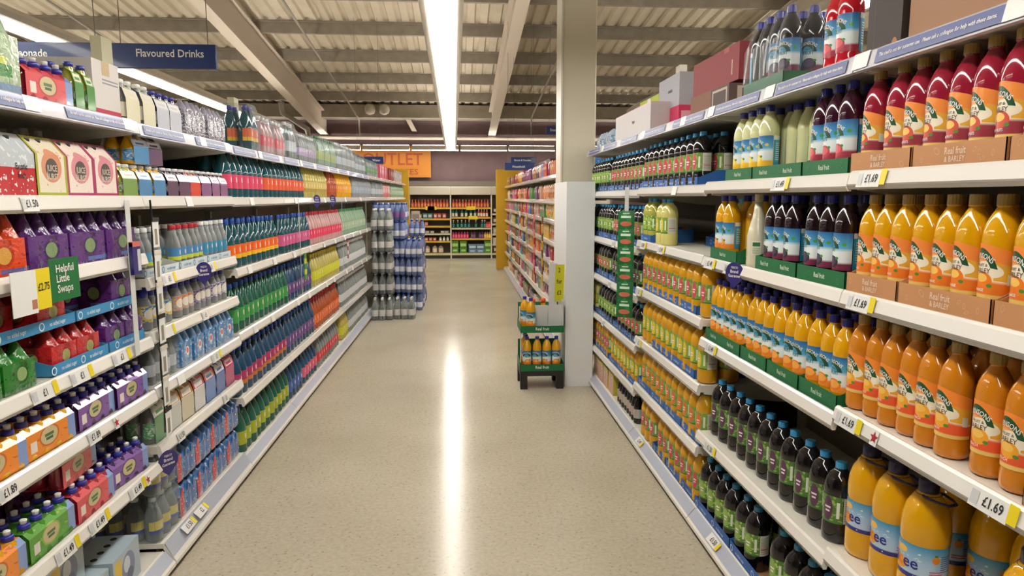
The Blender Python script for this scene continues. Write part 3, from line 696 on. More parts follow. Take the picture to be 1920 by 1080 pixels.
# shelf 4 from bottom (z 1.565): crimson barley in tan trays
z = 1.565
for a, b_, w in ((.985,1.285,'beside the frame edge on the right'),(1.29,1.575,'second from the frame edge'),(1.58,1.835,'next to the green trays')):
    tray('R', a, b_, z, .27, 'tan', 'tan Real fruit & Barley tray of crimson bottles on the second shelf down, %s' % w, h=.054)
row('R', TS['summer'], 'crimson barley squash bottle with tan cap', 'squash bottle', [1.026,1.1,1.173,1.246,1.318,1.391,1.464,1.537,1.618,1.692,1.795], .052, z+.003, 'front row, second shelf down')
row('R', TS['summer'], 'crimson barley squash bottle', 'squash bottle', [1.03,1.1,1.173,1.246,1.318,1.391,1.464,1.537,1.62,1.70,1.79], .128, z+.003, 'second row, second shelf down')
tray('R', 1.842, 2.10, 1.56, .27, 'green', 'green Real fruit tray of dark purple bottles on the second shelf down')
tray('R', 2.105, 2.47, 1.56, .27, 'green', 'long green Real fruit tray on the second shelf down, half empty in front')
tray('R', 2.475, 2.73, 1.56, .27, 'green', 'green Real fruit tray at the far end of the lemon bottles')
row('R', TS['purple'], 'dark purple squash bottle with blue cap', 'squash bottle', [1.91,1.985,2.06], .05, 1.563, 'front row, second shelf down')
row('R', TS['purple'], 'dark purple squash bottle', 'squash bottle', [1.89,1.965,2.05], .126, 1.563, 'second row, second shelf down')
row('R', TS['lemon'], 'pale lemon squash bottle with blue cap', 'squash bottle', [2.43,2.515,2.59,2.665], .05, 1.563, 'front row, second shelf down')
row('R', TS['lemon'], 'pale lemon squash bottle', 'squash bottle', [2.15,2.225,2.30,2.375,2.43,2.52,2.6,2.675], .126, 1.563, 'second row, second shelf down', rot=150, jit=12)
# black squat bottles beyond
def squat_rows(z, ys, T, desc, where, back=True, d=.052, tray_=None, sh=.0):
    row('R', T, desc+' with light blue cap', 'squat bottle', ys, d, z+(.003 if tray_ else 0), 'front row, '+where)
    if back: row('R', T, desc, 'squat bottle', [y+sh for y in ys], d+.098, z+(.003 if tray_ else 0), 'second row, '+where)
    if tray_:
        for i, (a, b_) in enumerate(tray_): tray('R', a, b_, z, .25, 'blue', 'blue card tray under %ss, %s from near end, %s' % (desc, ordinal(i), where), h=.042)
def trs(a, b_, n):
    st = (b_-a)/n; return [(a+i*st, a+(i+1)*st) for i in range(n)]
squat_rows(1.55, rng(3.11,3.97,.0935), TQ['bred'], 'black squat bottle', 'second shelf down, third bay', tray_=trs(3.05,3.995,3))
row('R', TQ['bred'], 'black squat bottle', 'squat bottle', [2.83,2.926,3.022], .22, 1.553, 'set back on second shelf, by the lemon bottles')
squat_rows(1.54, rng(4.06,4.85,.0935), TQ['bred'], 'black red-labelled squat bottle', 'second shelf down, fourth bay', tray_=trs(4.01,4.9,3))
squat_rows(1.54, rng(4.96,5.58,.0935), TQ['bgreen'], 'black green-labelled squat bottle', 'second shelf down, fourth bay', tray_=trs(4.91,5.61,2))
# shelf z 1.24: orange barley
z = 1.24
for a, b_, w in ((.985,1.288,'beside the frame edge on the right'),(1.292,1.592,'second from the frame edge'),(1.595,1.818,'next to the green trays')):
    tray('R', a, b_, z, .27, 'tan', 'tan Real fruit & Barley tray of orange bottles on the third shelf down, %s' % w, h=.054)
row('R', TS['orangeb'], 'orange barley squash bottle with tan cap', 'squash bottle', [1.026,1.10,1.174,1.248,1.333,1.407,1.481,1.555,1.633,1.706,1.779], .052, z+.003, 'front row, third shelf down')
row('R', TS['orangeb'], 'orange barley squash bottle', 'squash bottle', [1.03,1.10,1.174,1.248,1.333,1.407,1.481,1.555,1.633,1.706,1.779], .128, z+.003, 'second row, third shelf down')
tray('R', 1.823, 2.10, z, .27, 'green', 'green Real fruit tray of blackcurrant bottles, nearer of two on the third shelf down')
tray('R', 2.105, 2.41, z, .27, 'green', 'green Real fruit tray of blackcurrant bottles beside the cream bottle')
row('R', TS['dark'], 'blackcurrant squash bottle with navy-blue cap', 'squash bottle', [1.90,1.98,2.06,2.2,2.275,2.35], .05, z+.003, 'front row, third shelf down')
row('R', TS['dark'], 'blackcurrant squash bottle', 'squash bottle', [1.862,1.937,2.012,2.145,2.22,2.295,2.37], .126, z+.003, 'second row, third shelf down', jit=4, rot=140)
place('R', TCREAM, 2.475, .042, z, 'tall cream barley water bottle standing loose on the third shelf down', 'bottle', jit=3, rot=15)
tray('R', 2.58, 2.86, z, .27, 'green', 'green Real fruit tray of orange bottles beyond the cream bottle')
row('R', TS['orange'], 'orange squash bottle with blue cap', 'squash bottle', [2.745,2.82], .05, z+.003, 'front row, third shelf down', jit=3)
row('R', TS['orange'], 'orange squash bottle', 'squash bottle', [2.62,2.695,2.769], .126, z+.003, 'second row, third shelf down', rot=150)
row('R', TQ['lem'], 'lemon squat bottle on bare shelf', 'squat bottle', [3.594,3.69], .055, 1.245, 'third bay, third shelf down', jit=3, rot=-12)
row('R', TQ['lime'], 'lime green squat bottle', 'squat bottle', [3.855,3.95], .055, 1.248, 'third bay, third shelf down')
tray('R', 3.78, 3.995, 1.245, .25, 'blue', 'blue card tray under the lime bottles on the third shelf down', h=.042)
tray('R', 2.92, 3.55, 1.245, .22, 'blue', 'dark blue card tray pushed to the back of the third shelf down', X0=.24, h=.05)
row('R', TQ['lime'], 'lime squat bottle pushed to the back', 'squat bottle', rng(2.98,3.5,.095), .31, 1.248, 'third bay, third shelf down')
squat_rows(1.20, rng(4.06,4.75,.0935), TQ['bred'], 'black red-labelled squat bottle', 'third shelf down, fourth bay', tray_=trs(4.01,4.8,3))
squat_rows(1.20, rng(4.86,5.55,.0935), TQ['bgreen'], 'black green-labelled squat bottle', 'third shelf down, fourth bay', tray_=trs(4.81,5.6,3))
# bay three lower shelves
squat_rows(.965, [2.95]+rng(3.06,3.95,.0935), TQ['ored'], 'orange red-labelled squat bottle', 'fourth shelf down, third bay', tray_=trs(3.005,3.9,3))
squat_rows(.665, [2.95]+rng(3.06,3.95,.0935), TQ['oyel'], 'orange yellow-labelled squat bottle', 'fifth shelf down, third bay', tray_=trs(3.005,3.7,2))
squat_rows(.378, rng(2.95,3.95,.0935), TQ['oora'], 'orange squat bottle', 'sixth shelf down, third bay', tray_=trs(2.9,3.99,4))
squat_rows(.09, rng(2.96,3.6,.0935)+rng(3.68,3.95,.0935), TQ['ored'], 'orange squat bottle', 'bottom shelf, third bay', tray_=trs(2.9,3.64,3))
squat_rows(.91, rng(4.06,4.8,.0935), TQ['bpurple'], 'black purple-labelled squat bottle', 'fourth shelf down, fourth bay', tray_=trs(4.01,4.85,3))
squat_rows(.91, rng(4.91,5.55,.0935), TQ['bred'], 'black red-labelled squat bottle', 'fourth shelf down, fourth bay', tray_=trs(4.86,5.6,3))
squat_rows(.60, rng(4.06,4.6,.0935), TQ['bred'], 'black red-labelled squat bottle', 'fifth shelf down, fourth bay', tray_=trs(4.01,4.65,2))
squat_rows(.60, rng(4.71,5.2,.0935), TQ['bgreen'], 'black green-labelled squat bottle', 'fifth shelf down, fourth bay', tray_=trs(4.66,5.25,2))
squat_rows(.60, rng(5.31,5.56,.0935), TQ['lem'], 'lemon squat bottle', 'fifth shelf down, fourth bay', tray_=trs(5.26,5.6,1))
squat_rows(.33, rng(4.06,4.75,.0935), TQ['oyel'], 'orange yellow-labelled squat bottle', 'sixth shelf down, fourth bay', tray_=trs(4.01,4.8,3))
squat_rows(.33, rng(4.86,5.55,.0935), TQ['ored'], 'orange red-labelled squat bottle', 'sixth shelf down, fourth bay', tray_=trs(4.81,5.6,3))
# shelf z .91: peach / orange fruit
z = .913
row('R', TS['peach'], 'amber peach barley squash bottle, tan cap', 'squash bottle', [1.09,1.235,1.318,1.425,1.4975,1.57,1.6425,1.715,1.7875], .055, z, 'front row, fourth shelf down', jit=9, rot=14)
row('R', TS['peach'], 'amber peach squash bottle', 'squash bottle', [1.0,1.19,1.27,1.36,1.45,1.53,1.61,1.69,1.77], .135, z, 'second row, fourth shelf down')
row('R', TS['peach'], 'amber peach squash bottle', 'squash bottle', [1.1,1.25,1.33,1.45,1.55], .215, z, 'third row, fourth shelf down')
tray('R', .93, 1.165, z, .27, 'tan', 'torn tan card tray with one bottle, bottom right on the peach shelf', X0=-.0, h=.05)
z = .885
for a, b_, w in ((1.826,2.049,'nearest'),(2.053,2.278,'second nearest'),(2.282,2.507,'second furthest'),(2.511,2.879,'furthest')):
    tray('R', a, b_, z, .27, 'green', 'green Real fruit tray under orange bottles on the fourth shelf down, %s of four' % w)
row('R', TS['orange'], 'orange squash bottle with blue cap', 'squash bottle', [1.864,1.937,2.01,2.092,2.165,2.238,2.321,2.394,2.467,2.549,2.6215,2.694,2.7665,2.839], .05, z+.003, 'front row, fourth shelf down', jit=7, rot=20)
row('R', TS['orange'], 'orange squash bottle', 'squash bottle', [1.866,1.939,2.01,2.092,2.165,2.238,2.321,2.394,2.467,2.549,2.6215,2.694,2.7665,2.839], .126, z+.003, 'second row, fourth shelf down')
# shelf z .46: blackcurrant squat; z .485 juice
row('R', TQ['bpurple'], 'black blackcurrant squat bottle with light blue cap', 'squat bottle', [1.90+.0938*i for i in range(11)], .08, .46, 'fifth shelf down, second bay', jit=5, rot=4)
row('R', TBIG, 'large orange juice bottle, navy handled cap', 'juice bottle', [1.53,1.648,1.765], .088, .485, 'front row, lower right shelf', jit=3, rot=12)
row('R', TBIG, 'large orange juice bottle, navy handled cap', 'juice bottle', [1.06,1.19], .066, .485, 'front row, beside the frame edge', jit=3)
row('R', TBIG, 'large orange juice bottle set back in shade', 'juice bottle', [1.20,1.33,1.46,1.60], .215, .485, 'second row, lower right shelf', jit=4)
z = .09
for i, (a, b_) in enumerate(((2.52,2.92),(2.12,2.515),(1.72,2.115))): tray('R', a, b_, z, .25, 'blue', 'blue card tray under black bottles on the bottom shelf, %s from far end' % ordinal(i), h=.045, X0=.004)
row('R', TQ['bgreen'], 'black green-labelled squat bottle, light blue cap', 'squat bottle', [2.868,2.773,2.678,2.583,2.475,2.38], .052, z+.003, 'bottom shelf, second bay')
row('R', TQ['bgreen'], 'black green-labelled squat bottle, light blue cap', 'squat bottle', [2.19,2.09,1.99,1.9,1.8], .065, z+.003, 'bottom shelf, nearest tray')
row('R', TQ['bgreen'], 'black green-labelled squat bottle', 'squat bottle', rng(1.8,2.85,.0945), .155, z+.003, 'bottom shelf, second row')
# bay four bottom: card cartons
def T_carton(name, w, d_, h, col, lid=None, lay=(), txt=None, tc=None, kind='carton', ch=.003):
    a = art('carton_'+name, col, list(lay))
    q = MB(); q.box(-w/2,-d_/2,0,w/2,d_/2,h, 1, fm={'-y':0,'+y':0}, ch=0)
    if txt:
        for i, (s_, sz, dz) in enumerate(txt): q.text(s_, sz, (0,-d_/2-.0008,h*dz), (1,0,0), (0,0,1), 2)
    # flap seam on the lid
    q.box(-w/2+.001,-.001,h,w/2-.001,.001,h+.0008,1)
    return (kind, q.build(kind, [a, mat('carton_side_'+name, lid or col, .55), mat('carton_txt_'+name, tc or '#303030', .5)]), [])
tcp = T_carton('pinkish',.16,.09,.15,'#d9a68c','#c9c040',[('noise',5,.55,'#e9c8b0'),('rect',0,.85,1,1,'#d6c82c')])
row('R', tcp, 'small peach-coloured carton with yellow top', 'carton', [4.75,4.93,5.11,5.29], .06, .09, 'bottom shelf, fourth bay', jit=2)
tdk = T_water('black','black','#b8a89a', r=.03, H=.2)
tdk = ('dark_bottle',)+tdk[1:]
row('R', tdk, 'small dark bottle with pale label', 'bottle', rng(4.08,4.6,.066), .045, .09, 'bottom shelf, fourth bay')
# hanging sachet strip
t = link('sachet_strip', None, None, (XR-.075, 4.02, 0), -PI/2+rad(62)); meta(t, 'long clip strip of green sachets hanging from the second shelf down', 'clip strip')
q = MB(); q.box(-.012,.0,.80,.012,.0015,1.56); link('plastic_strip', q.build('plastic_strip', mat('strip_plastic','#d5d8d8',.2,coat=.5)), t)
sa = art('sachet','#0f6a33',[('noise',3,.55,'#168a42'),('rect',.2,.62,.8,.74,'#cfe6d2'),('ell',.5,.32,.34,.13,'#d8705a'),('rect',.3,.84,.7,.89,'#bfe0c4')])
for i in range(6):
    q = MB(); zt = 1.42-i*.106; n = 6
    for j in range(n+1):
        for k in range(n+1):
            u = j/n; v = k/n; bul = .012*math.sin(PI*u)*math.sin(PI*v)
            q.v.append((-.05+.1*u, -.004-bul, zt-.112+.112*v))
    for j in range(n):
        for k in range(n):
            a = j*(n+1)+k; q.face((a,a+n+1,a+n+2,a+1), 0, [(j/n,k/n),((j+1)/n,k/n),((j+1)/n,(k+1)/n),(j/n,(k+1)/n)], True)
    q.box(-.05,-.004,zt-.112,.05,-.001,zt,0)
    link('sachet', q.build('sachet', sa), t)
def shrink(name, nx, ny, r, H, printmat, capm=None, neck=.5, capr=.011, kind='multipack', labelm=None, n=5, baseh=None, film=False):
    """film-wrapped block of bottles: the film follows every shoulder; caps poke the film up"""
    q = MB(); w = nx*2*r; d_ = ny*2*r; N_x = nx*n*2; N_y = ny*n*2
    cx = [(-w/2+r+2*r*i) for i in range(nx)]; cy = [(-d_/2+r+2*r*j) for j in range(ny)]
    def hh(x, y):
        b_ = H*.62 if baseh is None else baseh
        for a in cx:
            for c in cy:
                dd = math.hypot(x-a, y-c)/r
                if dd < .34: v = H
                elif dd < 1: v = H*neck+(H*.93-H*neck)*(1-((dd-.34)/.66))**.8
                else: v = 0
                b_ = max(b_, v)
        return b_
    o = 0; idx = {}
    for i in range(N_x+1):
        for j in range(N_y+1):
            x = -w/2+w*i/N_x; y = -d_/2+d_*j/N_y
            q.v.append((x, y, hh(x*.97, y*.97)))
    for i in range(N_x):
        for j in range(N_y):
            a = i*(N_y+1)+j; q.face((a,a+N_y+1,a+N_y+2,a+1), 1, [(i/N_x,j/N_y)]*4, True)
    def side(pts, ax):
        o = len(q.v); m_ = len(pts)
        for (x, y, zt_) in pts:
            q.v.append((x,y,zt_))
        for k in range(m_):
            x, y, zt_ = pts[k]
            for f in (.75,.35,.03,0):
                bul = .0
                q.v.append((x*(1 if f else .97), y*(1 if f else .97), zt_*0+H*.60*f if f else 0))
        for k in range(m_-1):
            u0, u1 = k/(m_-1), (k+1)/(m_-1)
            A = [o+k]+[o+m_+k*4+t_ for t_ in range(4)]; B = [o+k+1]+[o+m_+(k+1)*4+t_ for t_ in range(4)]
            vs = [1,.72,.35,.05,0]
            for t_ in range(4): q.face((A[t_+1],B[t_+1],B[t_],A[t_]), 0, [(u0,vs[t_+1]),(u1,vs[t_+1]),(u1,vs[t_]),(u0,vs[t_])], True)
    sc = 1.0
    side([(-w/2+w*i/N_x, -d_/2-.002*abs(math.sin(PI*nx*i/N_x)), q.v[i*(N_y+1)][2]) for i in range(N_x+1)], 0)
    side([(w/2-w*i/N_x, d_/2+.002*abs(math.sin(PI*nx*i/N_x)), q.v[(N_x-i)*(N_y+1)+N_y][2]) for i in range(N_x+1)], 0)
    side([(w/2+.002*abs(math.sin(PI*ny*j/N_y)), -d_/2+d_*j/N_y, q.v[N_x*(N_y+1)+j][2]) for j in range(N_y+1)], 1)
    side([(-w/2-.002*abs(math.sin(PI*ny*j/N_y)), d_/2-d_*j/N_y, q.v[N_y-j][2]) for j in range(N_y+1)], 1)
    parts = []
    c = MB()
    if capm:
        cm = MB(); cm.lathe([(capr,H-.012),(capr,H+.001),(capr*.85,H+.004)], 12); cme = cm.build('cap', capm)
        for a in cx:
            for e in cy: parts.append(('cap', (cme, (a,e,0)), []))
    return (kind, q.build(kind, [printmat, labelm or printmat]), parts)
FILM = clear('film','#e8ecee',.03,.1)
# ------------------------------------------------------------------ top shelf, right
zt = 1.87
def film_mesh(w, d_, h, wob=.004, m=None):
    q = MB(); n = 8
    q.box(-w/2,-d_/2,.001,w/2,d_/2,h*.72, 0)
    o = len(q.v); q.v += [(-w/2,-d_/2,h*.72),(w/2,-d_/2,h*.72),(w/2,d_/2,h*.72),(-w/2,d_/2,h*.72),(-w*.38,-d_*.38,h),(w*.38,-d_*.38,h),(w*.38,d_*.38,h),(-w*.38,d_*.38,h)]
    for k in range(4): q.face((o+k,o+(k+1)%4,o+4+(k+1)%4,o+4+k))
    q.face((o+4,o+5,o+6,o+7))
    return q.build('shrink_film', clear('film','#e8ecee',.03,.1))
t = link('squash_multipack', None, None, (XR+.13, 2.43, zt), -PI/2); meta(t, 'shrink-wrapped pack of dark squash bottles in green tray on top shelf', 'multipack')
for i in range(4):
    for j in range(3):
        bo = link('bottle', TS['dark'][1], t, (-.115+i*.077, -.077+j*.077, .003), rad(random.uniform(-60,60)+(180 if j == 0 and i < 2 else 0)))
        for pn, pm_, _s in TS['dark'][2]: link(pn, pm_, bo)
q = MB(); q.box(-.158,-.118,0,.158,.118,.002); q.box(-.158,-.118,0,.158,-.116,.05); q.box(-.158,.116,0,.158,.118,.05); q.box(-.158,-.118,0,-.156,.118,.05); q.box(.156,-.118,0,.158,.118,.05)
link('tray_base', q.build('tray_base', MATS['tray_green']), t)
link('shrink_film', shrink('flm',4,3,.0402,.272,MATS['film'],None,.62,labelm=MATS['film'])[1], t)
row('R', TS['red'], 'bright red squash bottle with blue cap', 'squash bottle', [1.99,2.066], .075, zt, 'top shelf, beside white post', jit=3, rot=10)
def box_thing(side, name, y0, y1, d0, d1, z, h, col, label, lay=(), txt=(), top=None, cat='box', tape=True, tcol='#333'):
    s = 1 if side == 'R' else -1
    xa = (XR if s > 0 else XLf((y0+y1)/2)); q = MB(); L = y1-y0; D = d1-d0
    fr = art('front_'+name, col, list(lay), .6, 0)
    q.box(min(0,s*D),-L/2,0,max(0,s*D),L/2,h, 1, fm={('-x' if s > 0 else '+x'):0, '-y':0})
    if tape: q.box(min(s*D*.02,s*D*.98),-.025,h,max(s*D*.02,s*D*.98),.025,h+.0006,3); q.box(-.0006,-.025,h*.75,.0006,.025,h,3)
    ux = Vector((0,-s,0))
    for (tx, sz, dy, dz) in txt:
        q.text(tx, sz, Vector((-s*.0012, dy, dz)), ux, (0,0,1), 2)
    ob = link('storage_box', q.build('storage_box', [fr, mat('boxside_'+name, top or col, .65), mat('boxtext_'+name, tcol if len(tcol) == 7 else '#333333', .6), mat('tape','#b79a6c',.3)]), None, (xa+s*d0, (y0+y1)/2, z), 0 if s > 0 else -.0115)
    return meta(ob, label, cat)
box_thing('R','kraftbig',.98,1.70,.06,.42,zt,.34,'#a3795a','large brown cardboard box on the top shelf at the right frame edge',[('lines',.25,.5,.36,.9,8,'#7d573b'),('rect',.12,.3,.13,1,'#7d573b')],tape=False)
box_thing('R','darkbox',1.715,1.862,.05,.35,zt,.24,'#3c3230','dark brown carton with yellow lettering on the top shelf beside red bottles',[('rect',.2,0,.21,1,'#5a4a44'),('ell',.82,.08,.08,.08,'#b07a50')],[],tape=False)
q = MB(); V_ = 9
for i in range(V_+1):
    t_ = i/V_; w = .072*(1-t_**2.2)+.012
    for k in range(10):
        a = 2*PI*k/10; q.v.append((w*.5*math.cos(a)*.8, w*.62*math.sin(a)*(1+.1*math.sin(3*a+i)), .205*t_))
for i in range(V_):
    for k in range(10): k2=(k+1)%10; q.face((i*10+k,i*10+k2,(i+1)*10+k2,(i+1)*10+k),0,None,True)
q.face([V_*10+k for k in range(10)]); q.face([k for k in reversed(range(10))])
meta(link('paper_bag', q.build('paper_bag', noisy('bag_white','#cfc6bb','#b9aea2',30,.6)), None, (XR+.15,1.918,zt)), 'slumped whitish bag between red bottle and dark carton on top shelf', 'bag')
box_thing('R','maroon',2.86,3.42,.10,.45,zt+.12,.155,'#8c2c34','maroon box stacked on brown cartons on the right top shelf',[('rect',.7,.86,.8,1,'#a8504c'),('rect',.86,.2,.875,.6,'#d8b8a8')],tape=False)
box_thing('R','brownlow',3.05,3.42,.09,.44,zt,.118,'#7d5038','low brown carton underneath the maroon box on the top shelf',[],tape=False)
box_thing('R','fragile',2.83,3.04,.05,.40,zt,.10,'#5a4440','dark low carton with pale border, nearer of two under maroon box',[('rect',.1,.1,.9,.9,'#b8a698'),('rect',.16,.2,.84,.8,'#4a3a38')],tape=False)
box_thing('R','greypink',3.70,4.08,.12,.45,zt,.30,'#a9a9b2','grey and pink carton beside the white post on the right top shelf',[('rect',0,0,1,.42,'#c8325c'),('rect',.04,.04,.3,.32,'#d9a0b0')],[('snacks',.03,-.03,.22)],top='#cf5a80',tape=False)
box_thing('R','lime',4.12,4.55,.13,.45,zt,.245,'#a8b81c','lime green carton behind the white box on the right top shelf',[('rect',.42,0,.58,1,'#d6d9c8')],tape=False)
box_thing('R','white',3.86,4.72,.01,.12,zt,.165,'#cfcbcc','long low white carton at the front of the right top shelf',[('rect',0,.93,1,1,'#e0c8d0')],[('fragile',.025,-.05,.09)],tape=False)
# ------------------------------------------------------------------ generic packs
def pack_real(name, nx, ny, T, pitch, filmh, kind='water_multipack'):
    """clear film pack with its bottles standing inside (one mesh per bottle)"""
    w = nx*pitch; d_ = ny*pitch
    parts = []
    for i in range(nx):
        for j in range(ny):
            parts.append(('bottle', (T[1], (-w/2+pitch*(i+.5), -d_/2+pitch*(j+.5), .001)), []))
    q = MB(); q.box(-w/2,-d_/2,.0,w/2,d_/2,filmh*.8)
    o = len(q.v); h0 = filmh*.8
    q.v += [(-w/2,-d_/2,h0),(w/2,-d_/2,h0),(w/2,d_/2,h0),(-w/2,d_/2,h0),(-w*.4,-d_*.4,filmh),(w*.4,-d_*.4,filmh),(w*.4,d_*.4,filmh),(-w*.4,d_*.4,filmh)]
    for k in range(4): q.face((o+k,o+(k+1)%4,o+4+(k+1)%4,o+4+k))
    q.face((o+4,o+5,o+6,o+7))
    return (kind, q.build(kind, clear('film','#e8ecee',.03,.1)), parts)
# card-sleeved kids' drink pack: 4 x 2 small bottles with sports caps
def T_shoot(name, col, dark, liq, capm=None, open_=True, capw=True):
    L = .232; W = .116; h0 = .098
    a = art('sleeve_'+name, col, [('noise',6,.62,dark),('ell',.45,.52,.2,.34,dark),('ell',.45,.52,.17,.29,'#c9b98c'),('rect',.36,.5,.54,.6,'#3f6a34'),('rect',.38,.38,.52,.47,'#2c5a30'),('rect',.84,0,1,1,'#7f9ad0'),('rect',.08,.2,.2,.55,'#e6dcd2')], .3, .5)
    q = MB()
    pl = [(-W/2,0.004),(W/2,.004),(W/2,h0),(W*.36,h0+.022),(-W*.36,h0+.022),(-W/2,h0)]
    # sleeve is open at both ends: shell only
    o = len(q.v)
    for x in (-L/2, L/2):
        for (y, z_) in pl: q.v.append((x,y,z_))
    for i in range(6):
        j = (i+1)%6
        uvs = {5:[(0,0),(0,.82),(1,.82),(1,0)],4:[(0,.82),(0,1),(1,1),(1,.82)]}.get(i)
        mm = 0 if i in (1,5,4,2) else 1
        if i == 1: uvs = [(1,0),(1,.82),(0,.82),(0,0)]
        if i == 2: uvs = [(1,.82),(1,1),(0,1),(0,.82)]
        if i == 5: uvs = [(0,.82),(0,0),(1,0),(1,.82)]
        if i == 4: uvs = [(0,1),(0,.82),(1,.82),(1,1)]
        q.face((o+i,o+j,o+6+j,o+6+i), mm, uvs)
    for k in range(4):     # scalloped die-cut at the foot showing each bottle
        xx = -L/2+L*(k+.5)/4
        oo = len(q.v)
        for t_ in range(9):
            aa = PI*t_/8; q.v.append((xx+.013*math.cos(aa), -W/2-.0008, .004+.02*math.sin(aa)))
        q.face([oo+t_ for t_ in range(9)], 2)
    parts = []
    bm_ = body_mesh('bottle', [(.022,.002),(.026,.006),(.0265,.04),(.024,.06),(.0265,.08),(.024,.105),(.017,.122),(.0125,.132),(.0125,.138)], LQ[liq] if isinstance(liq, str) else liq, 12)
    q2 = MB(); q2.lathe([(.0165,.126),(.0165,.142),(.0125,.146)], 12, 0); cm = q2.build('cap', capm or CP['blue'])
    q3 = MB(); q3.lathe([(.0088,.146),(.0088,.156),(.0095,.158),(.0095,.161),(.007,.163)], 10, 0); sp = q3.build('spout', CP['white'] if capw else CP['blue'])
    for i in range(4):
        for j in range(2): parts.append(('bottle', (bm_, (-L/2+L*(i+.5)/4, -.029+.058*j, 0)), [('cap', cm), ('spout', sp)]))
    root = q.build('drink_multipack', [a, mat('sleeve_side_'+name, col, .35, coat=.4), LQ[liq] if isinstance(liq, str) else liq])
    for me_ in (root, bm_, cm, sp): me_.transform(Matrix.Diagonal((1,1,.79,1)))
    return ('drink_multipack', root, parts)
SH = dict(green=T_shoot('green','#4f9a24','#8fb83a',liquid('green','#3f8a1c')), red=T_shoot('red','#d8404a','#b82c36','crimson'), purple=T_shoot('purple','#7a4aa0','#4a2a70',liquid('violet','#3a1a4c')), orange=T_shoot('orange','#ee8a14','#c86410','orange'),
    violet=T_shoot('violet','#8a4a90','#5a2a60',liquid('violet2','#4a1a44')))
# plain printed shrink packs of pouches or bottles
def film_art(name, col, dark, logo='#c9b98c', stripe=None):
    L_ = [('noise',5,.6,dark),('ell',.55,.55,.2,.3,dark),('ell',.55,.56,.15,.22,logo)]
    if stripe: L_.append(('rect',.45,.1,.98,.22,stripe))
    return art('film_'+name, col, L_, .22, .7)
FA = dict(purple=film_art('purple','#5c2a7c','#3f1a5a','#7f9a6a','#5a78c0'), red=film_art('red','#c8242a','#9c181e','#a8a060',None), green=film_art('green','#1f7a24','#145a18','#8fb070'), orange=film_art('orange','#e2481c','#b8340f','#d8a040','#5a5a9a'))
def gloss(c):
    new = 'wrap'+c[1:] not in MATS; m = mat('wrap'+c[1:], c, .2, coat=.7)
    if new: crinkle(m)
    return m
PK = dict(
    purple=shrink('p',3,2,.033,.165,FA['purple'],None,.55,labelm=gloss('#4a2068')), red=shrink('r',2,2,.033,.165,FA['red'],None,.55,labelm=gloss('#a81c22')),
    green=shrink('g',2,2,.033,.165,FA['green'],None,.55,labelm=gloss('#2c7a30')), orange=shrink('o',3,2,.033,.165,FA['orange'],None,.55,labelm=gloss('#c8421c')),
    cola=shrink('c',3,2,.0315,.15,art('film_cola','#2458a0',[('noise',4,.56,'#3f7fc4'),('rect',.0,0,.22,1,'#c8203a'),('noise',9,.66,'#c8d4e4'),('ell',.6,.5,.2,.3,'#2a68b4')],.2,.7),None,.8,labelm=gloss('#2a62a4')),
    silver=shrink('s',4,3,.030,.16,art('film_silver','#9a9aa8',[('noise',12,.5,'#5c5a6c'),('noise',20,.56,'#d8d8e0')],.2,.7),None,.7,labelm=gloss('#8c8a9c')),
)
# ================================================================== LEFT STOCK
def lrow(T, desc, cat, ys, d, z, where, jit=3, rot=0): row('L', T, desc, cat, ys, d, z, where, jit, rot=rot)
# ---- nearest bay
def packs(T, desc, spec, d, z, where, jit=2, rot=0): lrow(T, desc, 'multipack', spec, d, z, where, jit, rot)
packs(SH['orange'], 'orange kids drink multipack with blue caps', [1.78], .07, .467, 'lowest slatted shelf, nearest bay')
packs(SH['green'], 'green kids drink multipack with blue caps', [2.02], .07, .467, 'second shelf up, nearest bay')
packs(SH['red'], 'red kids drink multipack, lower of two stacked', [2.262], .07, .467, 'second shelf up')
packs(SH['red'], 'red kids drink multipack sitting on top of another', [2.23], .10, .467+.13, 'second shelf up', rot=4)
packs(SH['purple'], 'purple kids drink multipack beside the red ones', [2.52], .08, .467, 'second shelf up', rot=-4)
packs(SH['violet'], 'violet kids drink multipack at back', [2.25,2.52], .24, .467, 'second shelf up, behind front packs')
packs(SH['violet'], 'plum-coloured kids drink multipack, upper layer', [2.50], .22, .467+.13, 'second shelf up')
packs(SH['orange'], 'orange kids drink multipack', [1.82], .07, .754, '£1.89 shelf, nearest bay')
place('L', SH['orange'], 2.058, .07, .754, 'orange kids drink multipack beside purple packs above the £1.89 ticket', 'multipack', jit=2)
packs(SH['purple'], 'purple kids drink multipack with blue caps', [2.31,2.55], .07, .754, '£1.89 shelf, nearest bay')
packs(SH['violet'], 'violet kids drink multipack', [1.9,2.2,2.5], .20, .754, '£1.89 shelf, second row')
# £1 shelf: two tray layers
z = .967
for i,(a,b_) in enumerate(((2.085,2.40),(2.405,2.665))):
    tray('L', a, b_, z, .28, 'sky', 'sky blue card tray on the £1 shelf, %s of two lower trays' % ('nearer' if i == 0 else 'further'), h=.036)

